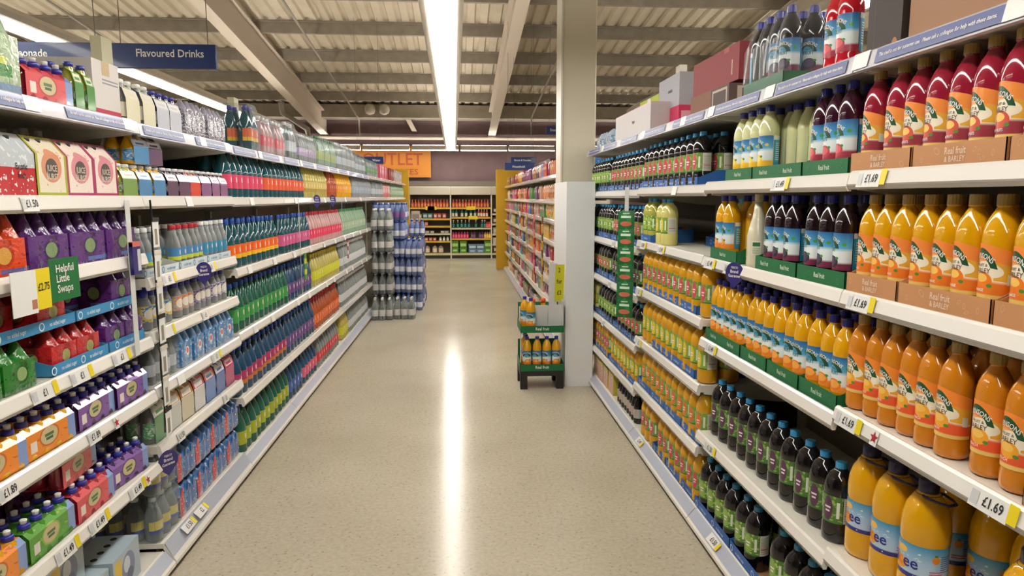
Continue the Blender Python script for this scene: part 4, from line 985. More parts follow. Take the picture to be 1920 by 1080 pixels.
PGRN = shrink('g2',2,2,.033,.135,FA['green'],None,.55,labelm=gloss('#2c7a30'))
place('L', PGRN, 1.80, .08, z, 'bright green bottle multipack by the left frame edge on the £1 shelf', 'multipack', jit=2)
place('L', PGRN, 1.945, .08, z, 'bright green bottle multipack next to the red packs on the £1 shelf', 'multipack', jit=2)
PRED = shrink('r2',2,2,.033,.135,FA['red'],None,.55,labelm=gloss('#a81c22'))
packs(PRED, 'bright red shrink-wrapped bottle multipack', [2.165-.0,2.30-.0], .085, z+.003, '£1 shelf lower layer', jit=1)
packs(shrink('p4',2,2,.033,.135,FA['purple'],None,.55,labelm=gloss('#4a2068')), 'purple shrink-wrapped bottle multipack', [2.475,2.612-.003], .085, z+.003, '£1 shelf lower layer', jit=1)
packs(PRED, 'dark red bottle multipack at back', [2.17,2.31], .225, z+.003, '£1 shelf lower layer')
z2 = z+.003+.14
for i,(a,b_) in enumerate(((1.84,2.22),(2.225,2.62))):
    tray('L', a, b_, z2, .28, 'sky', 'sky blue card tray resting on the packs below, %s of two upper trays' % ('nearer' if i == 0 else 'further'), h=.034)
packs(PRED, 'red bottle multipack in upper tray', [2.12], .085, z2+.003, '£1 shelf upper layer')
packs(PRED, 'shaded red bottle multipack', [1.96], .14, z2+.003, '£1 shelf upper layer')
packs(shrink('p5',2,2,.033,.155,FA['purple'],None,.55,labelm=gloss('#4a2068')), 'purple bottle multipack in upper tray', [2.54], .09, z2+.003, '£1 shelf upper layer')
packs(shrink('p6',2,2,.033,.15,FA['purple'],None,.55,labelm=gloss('#4a2068')), 'shaded purple bottle multipack', [2.27,2.405], .20, z2+.003, '£1 shelf upper layer')
# shelf 1.285
packs(PK['orange'], 'orange shrink-wrapped bottle multipack behind green card', [1.91], .075, 1.287, 'third shelf down', jit=1)
packs(PK['purple'], 'large purple shrink-wrapped bottle multipack', [2.13,2.34,2.555], .08, 1.287, 'third shelf down, nearest bay', jit=1)
packs(PK['purple'], 'large purple bottle multipack at back', [2.2,2.42], .23, 1.287, 'third shelf down', jit=1)
# shelf 1.50 nearest bay: cartons
def T_sleeve(name, edge, panel, blob, liqn, n=4, h=.178, w=.155, dp=.13, logo='juice burst'):
    """carrier sleeve with a sloping shoulder; printed cream panel on front, coloured edges; bottle necks inside"""
    a = art('slv_'+name, edge, [('rect',.07,.06,1-.07,.97,panel),('ell',.5,.55,.33,.30,blob),('noise',7,.66,blob),('ell',.5,.52,.2,.19,'#4a4038')], .3, .5)
    q = MB(); D = dp
    pl = [(-D/2,0.003),(D/2,.003),(D/2,h*.62),(D*.16,h),(-D*.16,h),(-D/2,h*.70)]
    o = len(q.v)
    for x in (-w/2, w/2):
        for (y, z_) in pl: q.v.append((x,y,z_))
    for i in range(6):
        j = (i+1)%6; uv_ = [(0,0),(0,1),(1,1),(1,0)]; mm = 1
        if i == 5: mm = 0; uv_ = [(0,.78),(0,0),(1,0),(1,.78)]
        if i == 4: mm = 0; uv_ = [(0,1),(0,.78),(1,.78),(1,1)]
        q.face((o+i,o+j,o+6+j,o+6+i), mm, uv_)
    q.text(logo.split()[0], .026, (0,-D/2-.001,h*.47), (1,0,0), (0,0,1), 2, .8); q.text(logo.split()[1], .026, (0,-D/2-.001,h*.33), (1,0,0), (0,0,1), 2, .8)
    bm_ = body_mesh('bottle', [(.024,.002),(.027,.006),(.028,.02),(.028,.10),(.026,.12),(.018,.15),(.013,.17),(.0125,.192)], LQ[liqn], 12)
    c = MB(); c.lathe([(.0138,.188),(.0142,.198),(.012,.2)], 12); cm = c.build('cap', CP['black'])
    parts = [('bottle', (bm_, (-w/2+w*(i+.5)/3+.0, dy, 0)), [('cap', cm)]) for i in range(3) for dy in (-.024,.034)][:4]
    for me_ in (bm_, cm): me_.transform(Matrix.Diagonal((.92,.92,h/.21,1)))
    return ('bottle_carrier', q.build('bottle_carrier', [a, mat('slvedge_'+name, edge, .35, coat=.4), mat('slv_txt','#d8cfc0',.5)]), parts)
place('L', T_sleeve('lime','#a8ad20','#e9dfc8','#d8906a','orange',logo='JUICE BURST'), 2.185, .085, 1.502, 'lime-edged cream bottle carrier on the brightly lit eye-level shelf', 'bottle carrier', jit=1)
row('L', T_sleeve('pink','#a82a5c','#f0e0d6','#d98a94','crimson',logo='JUICE BURST'), 'magenta-edged cream bottle carrier', 'bottle carrier', [2.345,2.502-.0], .085, 1.502, 'brightly lit eye-level shelf', jit=1)
tt = T_sleeve('redw','#c9c9cc','#b8222c','#d8d8d8','redl',w=.12,logo='Exotic fruit')
a_ = art('slv_redw2','#c4ccd2',[('rect',0,0,1,.5,'#c21f2b'),('noise',8,.6,'#e2e8ea')],.25,.6)
tt[1].materials[0] = a_; tt[1].materials[2] = M['ink']
row('L', tt, 'silver and red bottle carrier', 'bottle carrier', [1.80,1.925,2.048], .085, 1.502, 'eye-level shelf at left frame edge', jit=1)
# six-bottle short packs
def T_six(name, liqn, lab, labc, capn='white', H=.12, r=.03, nx=2, ny=2, card=None):
    bm_ = body_mesh('bottle', [(r*.85,.001),(r,.006),(r,H*.5),(r*.93,H*.6),(r*.6,H*.78),(.013,H*.88),(.0125,H*.96)], LQ[liqn], 12)
    lb = MB(); lb.patch(r+.0006, H*.12, H*.46, -110, 110, 0, 10); lm = lb.build('label', art('six_'+name, lab, [('noise',8,.55,labc),('ell',.5,.5,.2,.4,'#e8e8e8')]))
    c = MB(); c.lathe([(.0145,H*.9),(.0145,H*.98),(.012,H)], 10); cm = c.build('cap', CP[capn])
    w = nx*2*r; d_ = ny*2*r; q = MB()
    # curved printed card wrapped over front and shoulder
    n = 8; o = 0
    pts = [(-d_/2-.002, H*.02), (-d_/2-.002, H*.55), (-d_*.42, H*.78), (-d_*.2, H*.9), (d_*.2, H*.9), (d_*.42, H*.78), (d_/2+.002, H*.55), (d_/2+.002, H*.02)]
    for x in (-w/2+.004, w/2-.004):
        for p in pts: q.v.append((x, p[0], p[1]))
    m_ = len(pts)
    for i in range(m_-1): q.face((i,i+1,m_+i+1,m_+i), 0, [(0,i/(m_-1)*1.0),(0,(i+1)/(m_-1)),(1,(i+1)/(m_-1)),(1,i/(m_-1))])
    parts = [('bottle', (bm_, (-w/2+r+2*r*i, -d_/2+r+2*r*j, 0)), [('label', lm), ('cap', cm)]) for i in range(nx) for j in range(ny)]
    return ('drink_multipack', q.build('drink_multipack', art('sixcard_'+name, labc, [('rect',0,.0,1,.16,lab),('noise',5,.6,lab),('rect',.14,.17,.86,.27,'#e4e0da'),('rect',.22,.19,.78,.23,lab),('rect',.1,.44,.9,.56,'#e8e8ea')], .25, .6)), parts)
T6 = dict(greenish=T_six('gr','lime','#6f9a4a','#c9d6c0'), orange=T_six('or','orange','#3a86b8','#c9d2dc'), darkg=T_six('dk','black','#8aa84a','#d0d8c8',H=.225,r=.035), berry=T_six('be','purple','#5a3a5c','#b4bccc'), redo=T_six('ro','amber','#d8402c','#d8d4d8'), violet=T_six('vi','purple','#8a5a8c','#cfd0dc'),
    cap_blue=T_six('cb','dark','#c8ccd8','#d8dce4','blue',H=.15), clr=T_six('cl','clear','#dcdcd0','#e4e0c8',H=.19,r=.034))
packs(T6['greenish'], 'pale green small-bottle pack', [2.648], .075, 1.502, 'eye-level shelf by the hanging strip')
place('L', T6['darkg'], 2.46, .27, 1.502+.0, 'dark bottle pack with green label behind magenta carriers on eye-level shelf', 'multipack', jit=3)
place('L', T6['orange'], 2.77, .075, 1.502, 'orange small-bottle pack, nearest on eye-level shelf of second bay', 'multipack', jit=2)
place('L', T6['orange'], 2.77, .08, 1.502+.1225, 'orange small-bottle pack stacked on another, eye-level shelf', 'multipack', jit=5)
place('L', T6['orange'], 2.895, .075, 1.502, 'orange small-bottle pack, second along on eye-level shelf of second bay', 'multipack', jit=2)
place('L', T6['berry'], 2.9, .085, 1.502+.1225, 'berry small-bottle pack in the upper layer of eye-level shelf', 'multipack', jit=5)
packs(T6['berry'], 'berry-coloured small-bottle pack with silver card', [3.02,3.143], .075, 1.502, 'eye-level shelf, second bay')
packs(T6['redo'], 'red and orange small-bottle pack', [3.266], .075, 1.502, 'eye-level shelf, second bay')
packs(T6['violet'], 'violet small-bottle pack with silver card', [3.39,3.515,3.637], .075, 1.502, 'eye-level shelf, second bay')
place('R', shrink('blupk',3,2,.036,.13,art('film_bluewhite','#7f9fc0',[('noise',4,.5,'#c9d6e4'),('noise',6,.6,'#3a62a8')],.2,.7),None,.6,labelm=gloss('#9fb4cc')), 5.15, .12, 1.872, 'small blue and white film pack at the far end of the right top shelf', 'multipack')
place('R', shrink('blupk',3,2,.036,.13,MATS['film_bluewhite'],None,.6,labelm=gloss('#9fb4cc')), 5.42, .12, 1.872, 'blue and white film pack beside the column on the right top shelf', 'multipack')
# ---- top shelf left
z = 1.777
place('L', shrink('lemo',2,2,.045,.26,art('film_lemo','#a9c09a',[('noise',4,.55,'#d0dccb'),('rect',.2,.3,.8,.5,'#3f8a3a'),('rect',.3,.5,.7,.62,'#c8d23a'),('rect',0,0,1,.2,'#8fa8c8')],.15,.8),None,.5,labelm=mat('film_pale','#a9c4a4',.15,coat=.8)), 1.985, .11, z, 'pale green lemonade bottle pack at the top left frame edge', 'multipack', jit=2)
place('L', SH['red'], 2.20, .07, z, 'red kids drink multipack on the top left shelf', 'multipack', jit=2)
packs(T_six('shg','lime','#3a8a2a','#7fb03a','blue',H=.15,r=.028,nx=1), 'small green drink pack with blue caps', [2.35,2.42], .065, z, 'top left shelf')
packs(T_six('clt','clear','#e4dfc0','#e8e4d0','white',H=.155,r=.03), 'clear small-bottle pack with cream label', [2.725,2.85], .08, z, 'top left shelf past the white box')
packs(T6['cap_blue'], 'white and purple small-bottle pack, blue caps', [2.985,3.11], .08, z, 'top left shelf')
packs(PK['silver'], 'silver multipack of cans in clear film', [3.36,3.62-.0], .12, z, 'top left shelf', jit=1)
packs(PK['silver'], 'silver multipack of cans, far pair', [3.5], .31, z, 'top left shelf, behind')
box_thing('L','whitebox',2.475,2.655,.03,.47,z,.19,'#d2cdca','white carton with red foot on the top left shelf',[('rect',0,0,1,.14,'#b82a4a'),('lines',.35,.6,.95,.72,2,'#8a8a90')],[],tape=True)
box_thing('L','whitebox2',2.30,2.465,.16,.42,z,.10,'#cfcac6','white carton behind the green packs on the top left shelf',[('lines',.1,.55,.8,.75,3,'#9a9aa0')],[],tape=True)
def pr(nm, nx, ny, T, pitch, h, desc, ys, d, zz, where, jit=1, cat='multipack'):
    lrow(pack_real(nm, nx, ny, T, pitch, h), desc, cat, ys, d, zz, where, jit)
o1 = lambda *a, **k: T_water(*a, one=True, **k)
OW = dict(tealo=o1('teal','blue','#e8641e','#e8b820',r=.042,H=.25), pinkc=o1('pinkb','white','#d8405a',r=.04,H=.22), clr=o1('clear','white','#c4ccd2',r=.04,H=.25), grn=o1('clearg','green','#a9b86a',r=.04,H=.24), lil=o1('clear','white','#b49ac4',r=.034,H=.20),
    blu=o1('blueb','royal','#4a6ac0','#d0d8e8',r=.036,H=.235), blk=o1('greyb','white','#d2d2d2',r=.042,H=.27), gre=o1('clear','green','#4f9a4a',r=.036,H=.2), dkb=o1('clear','black','#b8c4cc',r=.036,H=.22))
pr('a',2,2,OW['tealo'],.086,.262,'teal bottle pack with orange labels', [4.22], .1, z, 'top left shelf past the cream post')
pr('b',3,2,OW['pinkc'],.082,.23,'clear bottle pack with pink-red labels', [4.52,4.80], .1, z, 'top left shelf')
pr('c',3,2,OW['clr'],.082,.255,'clear bottle pack with grey labels', [5.12], .1, z, 'top left shelf')
pr('d',4,2,OW['lil'],.069,.21,'lilac-labelled small clear bottle pack', [5.45,5.75], .09, z, 'top left shelf')
pr('e',3,2,OW['grn'],.082,.245,'greenish clear bottle pack', [6.1,6.37,6.64], .1, z, 'top left shelf')
pr('f',3,2,OW['clr'],.082,.255,'clear bottle pack with grey labels', [6.95,7.22,7.49,7.76], .1, z, 'far part of top left shelf')
pr('g',3,2,OW['dkb'],.074,.225,'clear bottle pack with black caps', [8.1,8.36,8.62], .1, z, 'top left shelf')
pr('h',3,2,OW['gre'],.074,.205,'small clear bottle pack with green caps', [9.0,9.26,9.52,9.8], .1, z, 'top left shelf over water stacks')
pr('i',3,2,OW['blu'],.074,.24,'blue water bottle pack', [9.3,9.75], .3, z, 'top left shelf, back row')
# ---- second bay, lower shelves
tsm = ('small_bottle',)+T_water('greyb','white','#5aa6c8','#c8d23a',r=.031,H=.185)[1:]
tsm2 = ('small_bottle',)+T_water('clear','red','#4a8ac0','#c8d23a',r=.031,H=.185)[1:]
tsm3 = ('small_bottle',)+T_water('greyb','white','#3a8ab0',r=.031,H=.19)[1:]
z = 1.193
for i,(a,b_) in enumerate(((2.70,3.02),(3.025,3.34),(3.345,3.665))): tray('L', a, b_, z, .26, 'whiteb', 'white card tray of small clear bottles, %s on third shelf of second bay' % ordinal(i), h=.032)
lrow(tsm, 'small grey water bottle', 'bottle', rng(2.74,2.93,.065), .05, z+.003, 'third shelf down, second bay', 6)
lrow(tsm2, 'small clear bottle with red cap', 'bottle', rng(3.06,3.32,.065), .05, z+.003, 'third shelf down, second bay', 6)
lrow(tsm3, 'small grey bottle with blue label', 'bottle', rng(3.38,3.65,.065), .05, z+.003, 'third shelf down, second bay', 6)
lrow(tsm, 'small grey water bottle', 'bottle', rng(2.74,3.65,.07), .125, z+.003, 'third shelf down, second row', 6)
z = .983
tcap = ('sports_bottle', body_mesh('sports_bottle', [(.026,.001),(.029,.005),(.029,.04),(.026,.06),(.029,.08),(.028,.1),(.02,.122),(.014,.132),(.014,.138)], LQ['greyb'], 14))
def T_sport(lab, lab2):
    q = MB(); q.patch(.0295,.03,.095,-120,120,0,10)
    c = MB(); c.lathe([(.0165,.128),(.017,.15),(.0125,.155),(.0125,.165),(.009,.168)], 12)
    return (tcap[0], tcap[1], [('label', q.build('label', art('sport_'+lab[1:], lab, [('noise',5,.53,lab2),('ell',.4,.5,.16,.3,'#e9e2d4')])), []), ('sports_cap', c.build('sports_cap', CP['blue']), [])])
SPT = [T_sport('#d8c060','#3a7ac0'), T_sport('#b0a8a0','#d8803a'), T_sport('#9a90a8','#5a4a7a'), T_sport('#c8c4cc','#6a5a8c')]
for i,(a,b_,t_) in enumerate(((2.73,3.0,0),(3.02,3.2,1),(3.22,3.42,2),(3.44,3.65,3))):
    lrow(SPT[t_], ['yellow-labelled','grey-labelled','mauve-labelled','lilac-labelled'][t_]+' water bottle with blue sports cap', 'sports bottle', rng(a+.02,b_-.03,.062), .045, z, '98th shelf'.replace('98th','fourth')+' down, second bay', 8)
    lrow(SPT[t_], ['yellow-labelled','grey-labelled','mauve-labelled','lilac-labelled'][t_]+' sports bottle', 'sports bottle', rng(a+.02,b_-.03,.062), .11, z, 'fourth shelf down, second row', 8)
z = .763
pk_blue = shrink('blu',2,2,.031,.165,art('film_blue','#3a7ab8',[('noise',4,.55,'#8fb8dc'),('ell',.55,.6,.13,.2,'#e8e8ee'),('ell',.55,.62,.08,.12,'#d85a4a')],.15,.8),None,.6,labelm=gloss('#4a8ac4'))
packs(pk_blue, 'bright blue shrink-wrapped water pack', [3.07,3.21,3.35,3.49,3.615], .08, z, '£1 shelf, second bay')
pr('j',2,2,o1('clear','white','#c8ccd4',r=.03,H=.165),.062,.17,'clear small water pack with white caps', [2.78,2.91], .08, z, 'fifth shelf down, second bay')
packs(pk_blue, 'blue shrink-wrapped water pack', [3.0,3.2,3.4], .22, z, 'fifth shelf down, second row')
z = .528
mixed = [('clear','green','#5a9a6a','#c8c8c0'),('clear','white','#c8ccc8','#d0a060'),('clearg','white','#d0c8b0','#b0703a'),('greyb','white','#d8d8dc','#c04a4a'),('blueb','royal','#5a86c8','#d06050'),('blueb','royal','#3a6ab8','#e0e0e4'),('teal','royal','#b0306a','#d04a7a')]
for i, mx_ in enumerate(mixed):
    Tm = T_six('mx%d' % i, mx_[0], mx_[2], mx_[3], mx_[1], H=.185, r=.032)
    place('L', Tm, 2.765+.135*i, .08, z, '%s small bottle pack on the sixth shelf down of second bay, %s from near end' % (['green-topped','white','cream','grey','pale blue','royal blue','magenta'][i], ordinal(i)), 'multipack', jit=2)
z = .122
for lay in (0,1):
    for i, y_ in enumerate((2.995,3.19,3.385,3.58)):
        if lay == 0 or i < 4: place('L', PK['cola'], y_, .085, z+lay*.158, 'blue and red can multipack, %s layer on bottom shelf of second bay, %s from near end' % (('lower','upper')[lay], ordinal(i)), 'multipack', 'blue and red can multipacks', jit=1)
pkl = ('multipack',)+pack_real('k',3,2,o1('clear','white','#e0cf6a','#4a5ab0',r=.034,H=.182),.07,.19)[1:]
for lay in (0,1):
    place('L', pkl, 2.79, .085, z+lay*.193, 'clear yellow-labelled bottle pack, %s of two stacked on the bottom left shelf' % ('lower','upper')[lay], 'multipack', jit=1)
    place('L', pkl, 2.79, .24, z+lay*.193, 'clear yellow-labelled bottle pack at back, %s of two, bottom left shelf' % ('lower','upper')[lay], 'multipack', jit=1)
# bottom of nearest bay: pale blue bottle cartons
la = [('rect',.06,.1,.3,.9,'#e2c23c'),('ell',.55,.5,.25,.38,'#7c86a8'),('ell',.5,.6,.12,.2,'#cfd6e2'),('ell',.6,.3,.12,.16,'#5c6488')]
def tcart(name):
    a = art('mixer_'+name, '#aebfcc', la, .4, .3); q = MB()
    q.box(-.105,-.075,0,.105,.075,.15,1,fm={'-y':0,'+y':0})
    for k in range(4):
        x = -.075+.05*k; o = len(q.v)
        for j in range(12): q.v.append((x+.012*math.cos(j*PI/6), .0+.012*math.sin(j*PI/6), .1506))
        q.face([o+j for j in range(12)], 2)
    return ('carton', q.build('carton', [a, mat('mixer_side','#a9bac6',.45), mat('hole_dark','#1c1f26',.8)]), [])
tc_ = tcart('a')
for i,(y_, d_, z_, r_) in enumerate(((2.42,.09,.092,3),(2.19,.09,.092,-3),(2.43,.25,.092,2),(2.2,.25,.092,0),(1.96,.1,.092,2),(2.12,.12,.243,4),(1.9,.15,.243,0))):
    place('L', tc_, y_, d_, z_, ['pale blue mixer carton with punched holes beside the clear bottles, bottom left shelf','pale blue mixer carton, second from the clear bottles, bottom left shelf','pale blue mixer carton at the back beside clear bottles','pale blue mixer carton at the back, second along','pale blue mixer carton nearest the camera on the bottom left shelf','pale blue mixer carton stacked on the others, bottom left shelf','pale blue mixer carton stacked nearest the camera'][i], 'carton', jit=1, rot=r_)
# ---- long bays three to seven
def y0_ok(a): return a < 4.5
def long(z, spec, where):
    k = 0
    for (a, b_, key, desc) in spec:
        ys = rng(a, b_, .0925)
        row('L', TW[key], desc, 'water bottle', ys, .055, z, where, 8)
        if z > 1.1 and y0_ok(a): row('L', TW[key], desc.split(',')[0]+' at back', 'water bottle', [y+.02 for y in ys], .15, z, where, 8)
long(1.497, [(3.74,4.34,'pink','teal bottle with pink label and blue cap'),(4.43,5.36,'opink','teal bottle with coral label and blue cap'),(5.47,6.3,'ygl','pale gold bottle with yellow label'),(6.4,6.75,'amber','amber bottle with white cap'),(6.8,7.1,'gold','gold bottle with white cap'),(7.15,7.6,'greenl','orange bottle with green cap'),(7.75,9.1,'lblue','pale blue-grey bottle, white cap')], 'eye-level left shelf')
long(1.122, [(3.74,4.66,'orange','teal bottle with orange and yellow label'),(4.74,5.5,'pink2','teal bottle with pink label'),(5.58,6.9,'redc','clear bottle with red cap, pink label'),(7.0,8.5,'clearg','greenish clear bottle, green cap')], 'third left shelf down')
long(.777, [(3.74,4.76,'green','green bottle with green label'),(4.85,5.58,'purple','blue-green bottle with purple label'),(5.66,6.75,'yellow','yellow-topped bottle with lime label'),(6.85,8.5,'clearw','clear water bottle, white cap')], 'fourth left shelf down')
long(.422, [(3.74,4.7,'magenta','teal bottle with magenta label'),(4.78,5.52,'purple','blue-green bottle with purple label'),(5.6,6.7,'oran','amber bottle with orange label, red cap'),(6.8,8.5,'clearw','clear water bottle, white cap')], 'fifth left shelf down')
long(.095, [(3.76,4.7,'lime','teal bottle with lime label'),(4.78,5.1,'blk','blue-capped bottle with blue label'),(5.18,5.6,'pinkw','blue bottle with pink label'),(5.7,6.6,'red','clear bottle with red label'),(6.8,7.1,'yellow','yellow-topped bottle with lime label'),(7.2,8.5,'clearw','clear water bottle, white cap')], 'bottom left shelf')
# continuing bays behind the water stacks
pr('l',3,2,OW['clr'],.082,.255,'clear bottle pack, white caps', [9.4,9.7,10.0,10.3], .1, 1.497, 'eye-level shelf over water stacks')
TPK = {}
def colpack(c, c2):
    k = c+c2
    if k not in TPK:
        a = art('pk'+c[1:]+c2[1:], c, [('noise',3,.55,c2),('ell',.5,.55,.28,.25,'#e8e4dc'),('rect',0,.8,1,.9,c2)], .3, .4)
        q = MB(); q.box(-.07,-.045,0,.07,.045,.2,1,fm={'-y':0,'+y':0},ch=.004); TPK[k] = ('snack_box', q.build('snack_box', [a, mat('pks'+c[1:], c, .4)]), [])
    return TPK[k]
lrow(colpack('#c84a6a','#e8c0c8'), 'pink and white carton', 'carton', [10.3,10.5,10.7,10.9,11.1], .08, 1.777, 'top left shelf far end')
lrow(colpack('#8f2a34','#3a2a3a'), 'dark red carton', 'carton', [11.5,11.7,11.9,12.1], .08, 1.777, 'top left shelf far end')
lrow(colpack('#b8b0b4','#7a5a60'), 'pale grey carton', 'carton', [12.4,12.6,12.9,13.2,13.5], .08, 1.777, 'top left shelf far end')
lrow(colpack('#c8405a','#e0d0d0'), 'red-pink carton', 'carton', [10.6,10.8,11.0,11.2,11.4], .08, 1.497, 'eye-level left shelf far end')
lrow(TW['clearg'], 'green-capped clear bottle', 'water bottle', rng(11.6,13.7,.1), .06, 1.497, 'eye-level left shelf far end')
lrow(colpack('#3f8f4a','#9ac8a0'), 'green carton', 'carton', [11.6,11.85,12.1,12.35,12.6,12.85,13.1,13.4], .08, 1.122, 'third left shelf far end')
pr('m',3,2,o1('blueb','white','#9ab8d8',r=.036,H=.27),.074,.275,'light blue bottle pack', [10.28,10.58,10.88,11.18], .09, 1.122, 'third left shelf over water stacks')
# ------------------------------------------------------------------ stacked water on the floor
def wpack(lc, cp, H=.235, lab='#dfe2ee', lab2='#2f4aa8', nx=3, ny=2, pitch=.074):
    T = o1(lc, cp, lab, lab2, r=pitch/2-.001, H=H)
    q = MB(); w = nx*pitch; d_ = ny*pitch; src = T[1]
    # all bottles of a far pack in one mesh, film omitted at this size: pack sits inside a low printed band
    for i in range(nx):
        for j in range(ny):
            o = len(q.v); ox = -w/2+pitch*(i+.5); oy = -d_/2+pitch*(j+.5)
            q.v += [(v.co.x+ox, v.co.y+oy, v.co.z) for v in src.vertices]
            for p in src.polygons: q.face([o+k for k in p.vertices], p.material_index, None, p.use_smooth)
    return ('water_multipack', q.build('water_multipack', list(src.materials)), [], w, d_, H)
WB = wpack('blueb','royal'); WB2 = wpack('blueb','white',.235,'#2a3a9a','#c0cce8'); WB3 = wpack('blueb','royal',.235,'#8a5a9a','#d0d0e8')
WC = wpack('clear','white',.27,'#cfcfcf','#cfcfcf',pitch=.088)
def stack(T, x, y, z, label, rot=0, grp=None): return inst(T[:3], (x,y,z), rad(rot), label, 'water pack', grp)
for lay in range(5):
    zl = lay*.272
    for i,(x,y) in enumerate(((-.985,8.80),(-.985,8.985))):
        stack(WC, x, y+.02, zl, 'clear black-banded water pack, %s layer up, %s in the clear stack' % (ordinal(lay), ('nearer','further')[i]), 0, 'clear water stack')
    if lay < 4: pass
for lay in range(1,5):      # dark slip sheets between the layers
    q = MB(); q.box(-1.125,8.725,lay*.272-.0015,-.845,9.10,lay*.272-.0005)
    meta(link('slip_sheet', q.build('slip_sheet', mat('slip','#3a3a38',.7))), 'dark card sheet under the %s layer of the clear water stack' % ordinal(lay), 'card sheet')
stack(WC, -.955, 8.45, 0, 'clear water pack alone on the floor in front of the stacks, left', 2)
stack(WC, -.685+.0, 8.50, 0, 'clear water pack alone on the floor in front of the stacks, right', -4)
cols = [(-.60,9.15,4),(-.60,9.32,4),(-.60,9.50,4),(-.60,9.68,4),(-.60,9.86,5),(-.60,10.04,5),(-.83,9.2,5),(-.83,9.38,6),(-.83,9.56,6),(-.83,9.75,6),(-.83,9.95,6),(-1.06,9.3,6),(-1.06,9.5,6),(-1.06,9.7,6),(-1.06,9.9,6)]
for ci,(x,y,n_) in enumerate(cols):
    T = [WB,WB2,WB,WB3][ci % 4]
    for lay in range(n_):
        front = x == -.60 or ci in (6, 11)
        if not front and lay < 3: continue_ = False
        stack(T, x+random.uniform(-.008,.008), y, lay*.238, 'blue water pack in the tall blue stack, %s layer up, %s column' % (ordinal(lay), ordinal(ci)), 0, 'blue water stack')
# ------------------------------------------------------------------ hangers, chain, badges, signs (left)
def hang(side, y, z0, z1, label, w=.03, d=-.026, m=None):
    x = (XR+d) if side == 'R' else XLf(y)-d
    q = MB(); q.box(-.0008,-w/2,z0,.0008,w/2,z1)
    return meta(link('hanging_strip', q.build('hanging_strip', m or mat('strip_plastic','#c9c9ce',.25,coat=.5)), None, (x,y,0)), label, 'clip strip')
hang('L', 2.53, .93, 1.49, 'clear plastic clip strip hanging in front of purple packs', .035)
hang('L', 5.02, .8, 1.49, 'thin clip strip hanging in front of the teal bottles', .012)
hang('L', 6.72, .65, 1.49, 'thin clip strip hanging beside the red-capped bottles', .014)
hang('L', 8.3, .7, 1.49, 'thin clip strip hanging beside the clear water stack', .014)
q = MB(); q.box(-.006,-.03,0,.006,.03,.115,0); q.box(-.0065,-.03,.10,.0065,.03,.118,1); q.box(-.0068,.003,.012,.0068,.026,.09,2)
meta(link('blister_pack', q.build('blister_pack', [M['blue'], mat('coral','#c86a5c',.4), M['tickg']]), None, (XLf(2.53)+.035,2.545,1.225)), 'small navy and white blister pack clipped to the hanging strip', 'blister pack')
t = link('ticket_chain', None, None, (XLf(2.70)+.03,2.70,0), PI/2); meta(t, 'black chain of white price cards hanging between the two nearest left bays', 'price ticket chain')
q = MB(); pts_ = [(.0+.006*math.sin(i*1.7), 0, 1.49-i*.065) for i in range(15)]; tube(q, pts_, .004, 6); link('black_cord', q.build('black_cord', M['ink']), t)
for i in range(7):
    q = MB(); zc = 1.36-i*.125; q.box(-.002,-.004,zc-.05,.05,-.002,zc+.05,0); q.box(.012,-.0045,zc-.04,.034,-.0041,zc+.02,1)
    link('price_card', q.build('price_card', [M['tick'], mat('card_grey','#8f8678',.5)]), t)
    q = MB(); q.box(-.004,-.006,zc+.048,.054,-.001,zc+.064); link('card_clip', q.build('card_clip', M['frame'] if i % 3 else M['ink']), t)
def badge(side, y, z, label, r=.045, d=-.03):
    s = 1 if side == 'R' else -1; x = (XR+d) if s > 0 else XLf(y)-d
    q = MB(); pts = []
    for j in range(21):
        a = -PI*.22+(PI*1.44)*j/20; pts.append((r*math.cos(a), r*math.sin(a)))
    pts.append((0,-r*1.35))
    o = len(q.v)
    for th in (0,-.0015):
        for (u, v) in pts: q.v.append((u, th, v))
    n = len(pts); q.face([o+i for i in range(n)]); q.face([o+n+i for i in reversed(range(n))])
    for i in range(n): j = (i+1)%n; q.face((o+i,o+j,o+n+j,o+n+i))
    for sd in (1,):
        q.text('TESCO', r*.26, (0,-.0025,r*.5), (1,0,0), (0,0,1), 1); q.text('Brand', r*.40, (0,-.0025,r*.14), (1,0,0), (0,0,1), 1, .95); q.text('Guarantee', r*.36, (0,-.0025,-r*.25), (1,0,0), (0,0,1), 1, .85)
    meta(link('shelf_badge', q.build('shelf_badge', [M['blue'], M['white']]), None, (x,y,z), (-PI/2 if s > 0 else PI/2)+rad(s*28)), label, 'shelf badge')
badge('R', 2.50, 1.215, 'round navy price-promise badge below the cream bottle', .042)
badge('L', 3.18, 1.165, 'navy price-promise badge on the third shelf of the second left bay', .045)
badge('L', 2.70, .46, 'navy price-promise badge beside the clear bottles, lower left', .045)
badge('L', 5.6, 1.475, 'navy price-promise badge on the bright eye-level shelf, nearer of two', .045)
badge('L', 6.25, 1.475, 'navy price-promise badge on the bright eye-level shelf, further of two', .045)
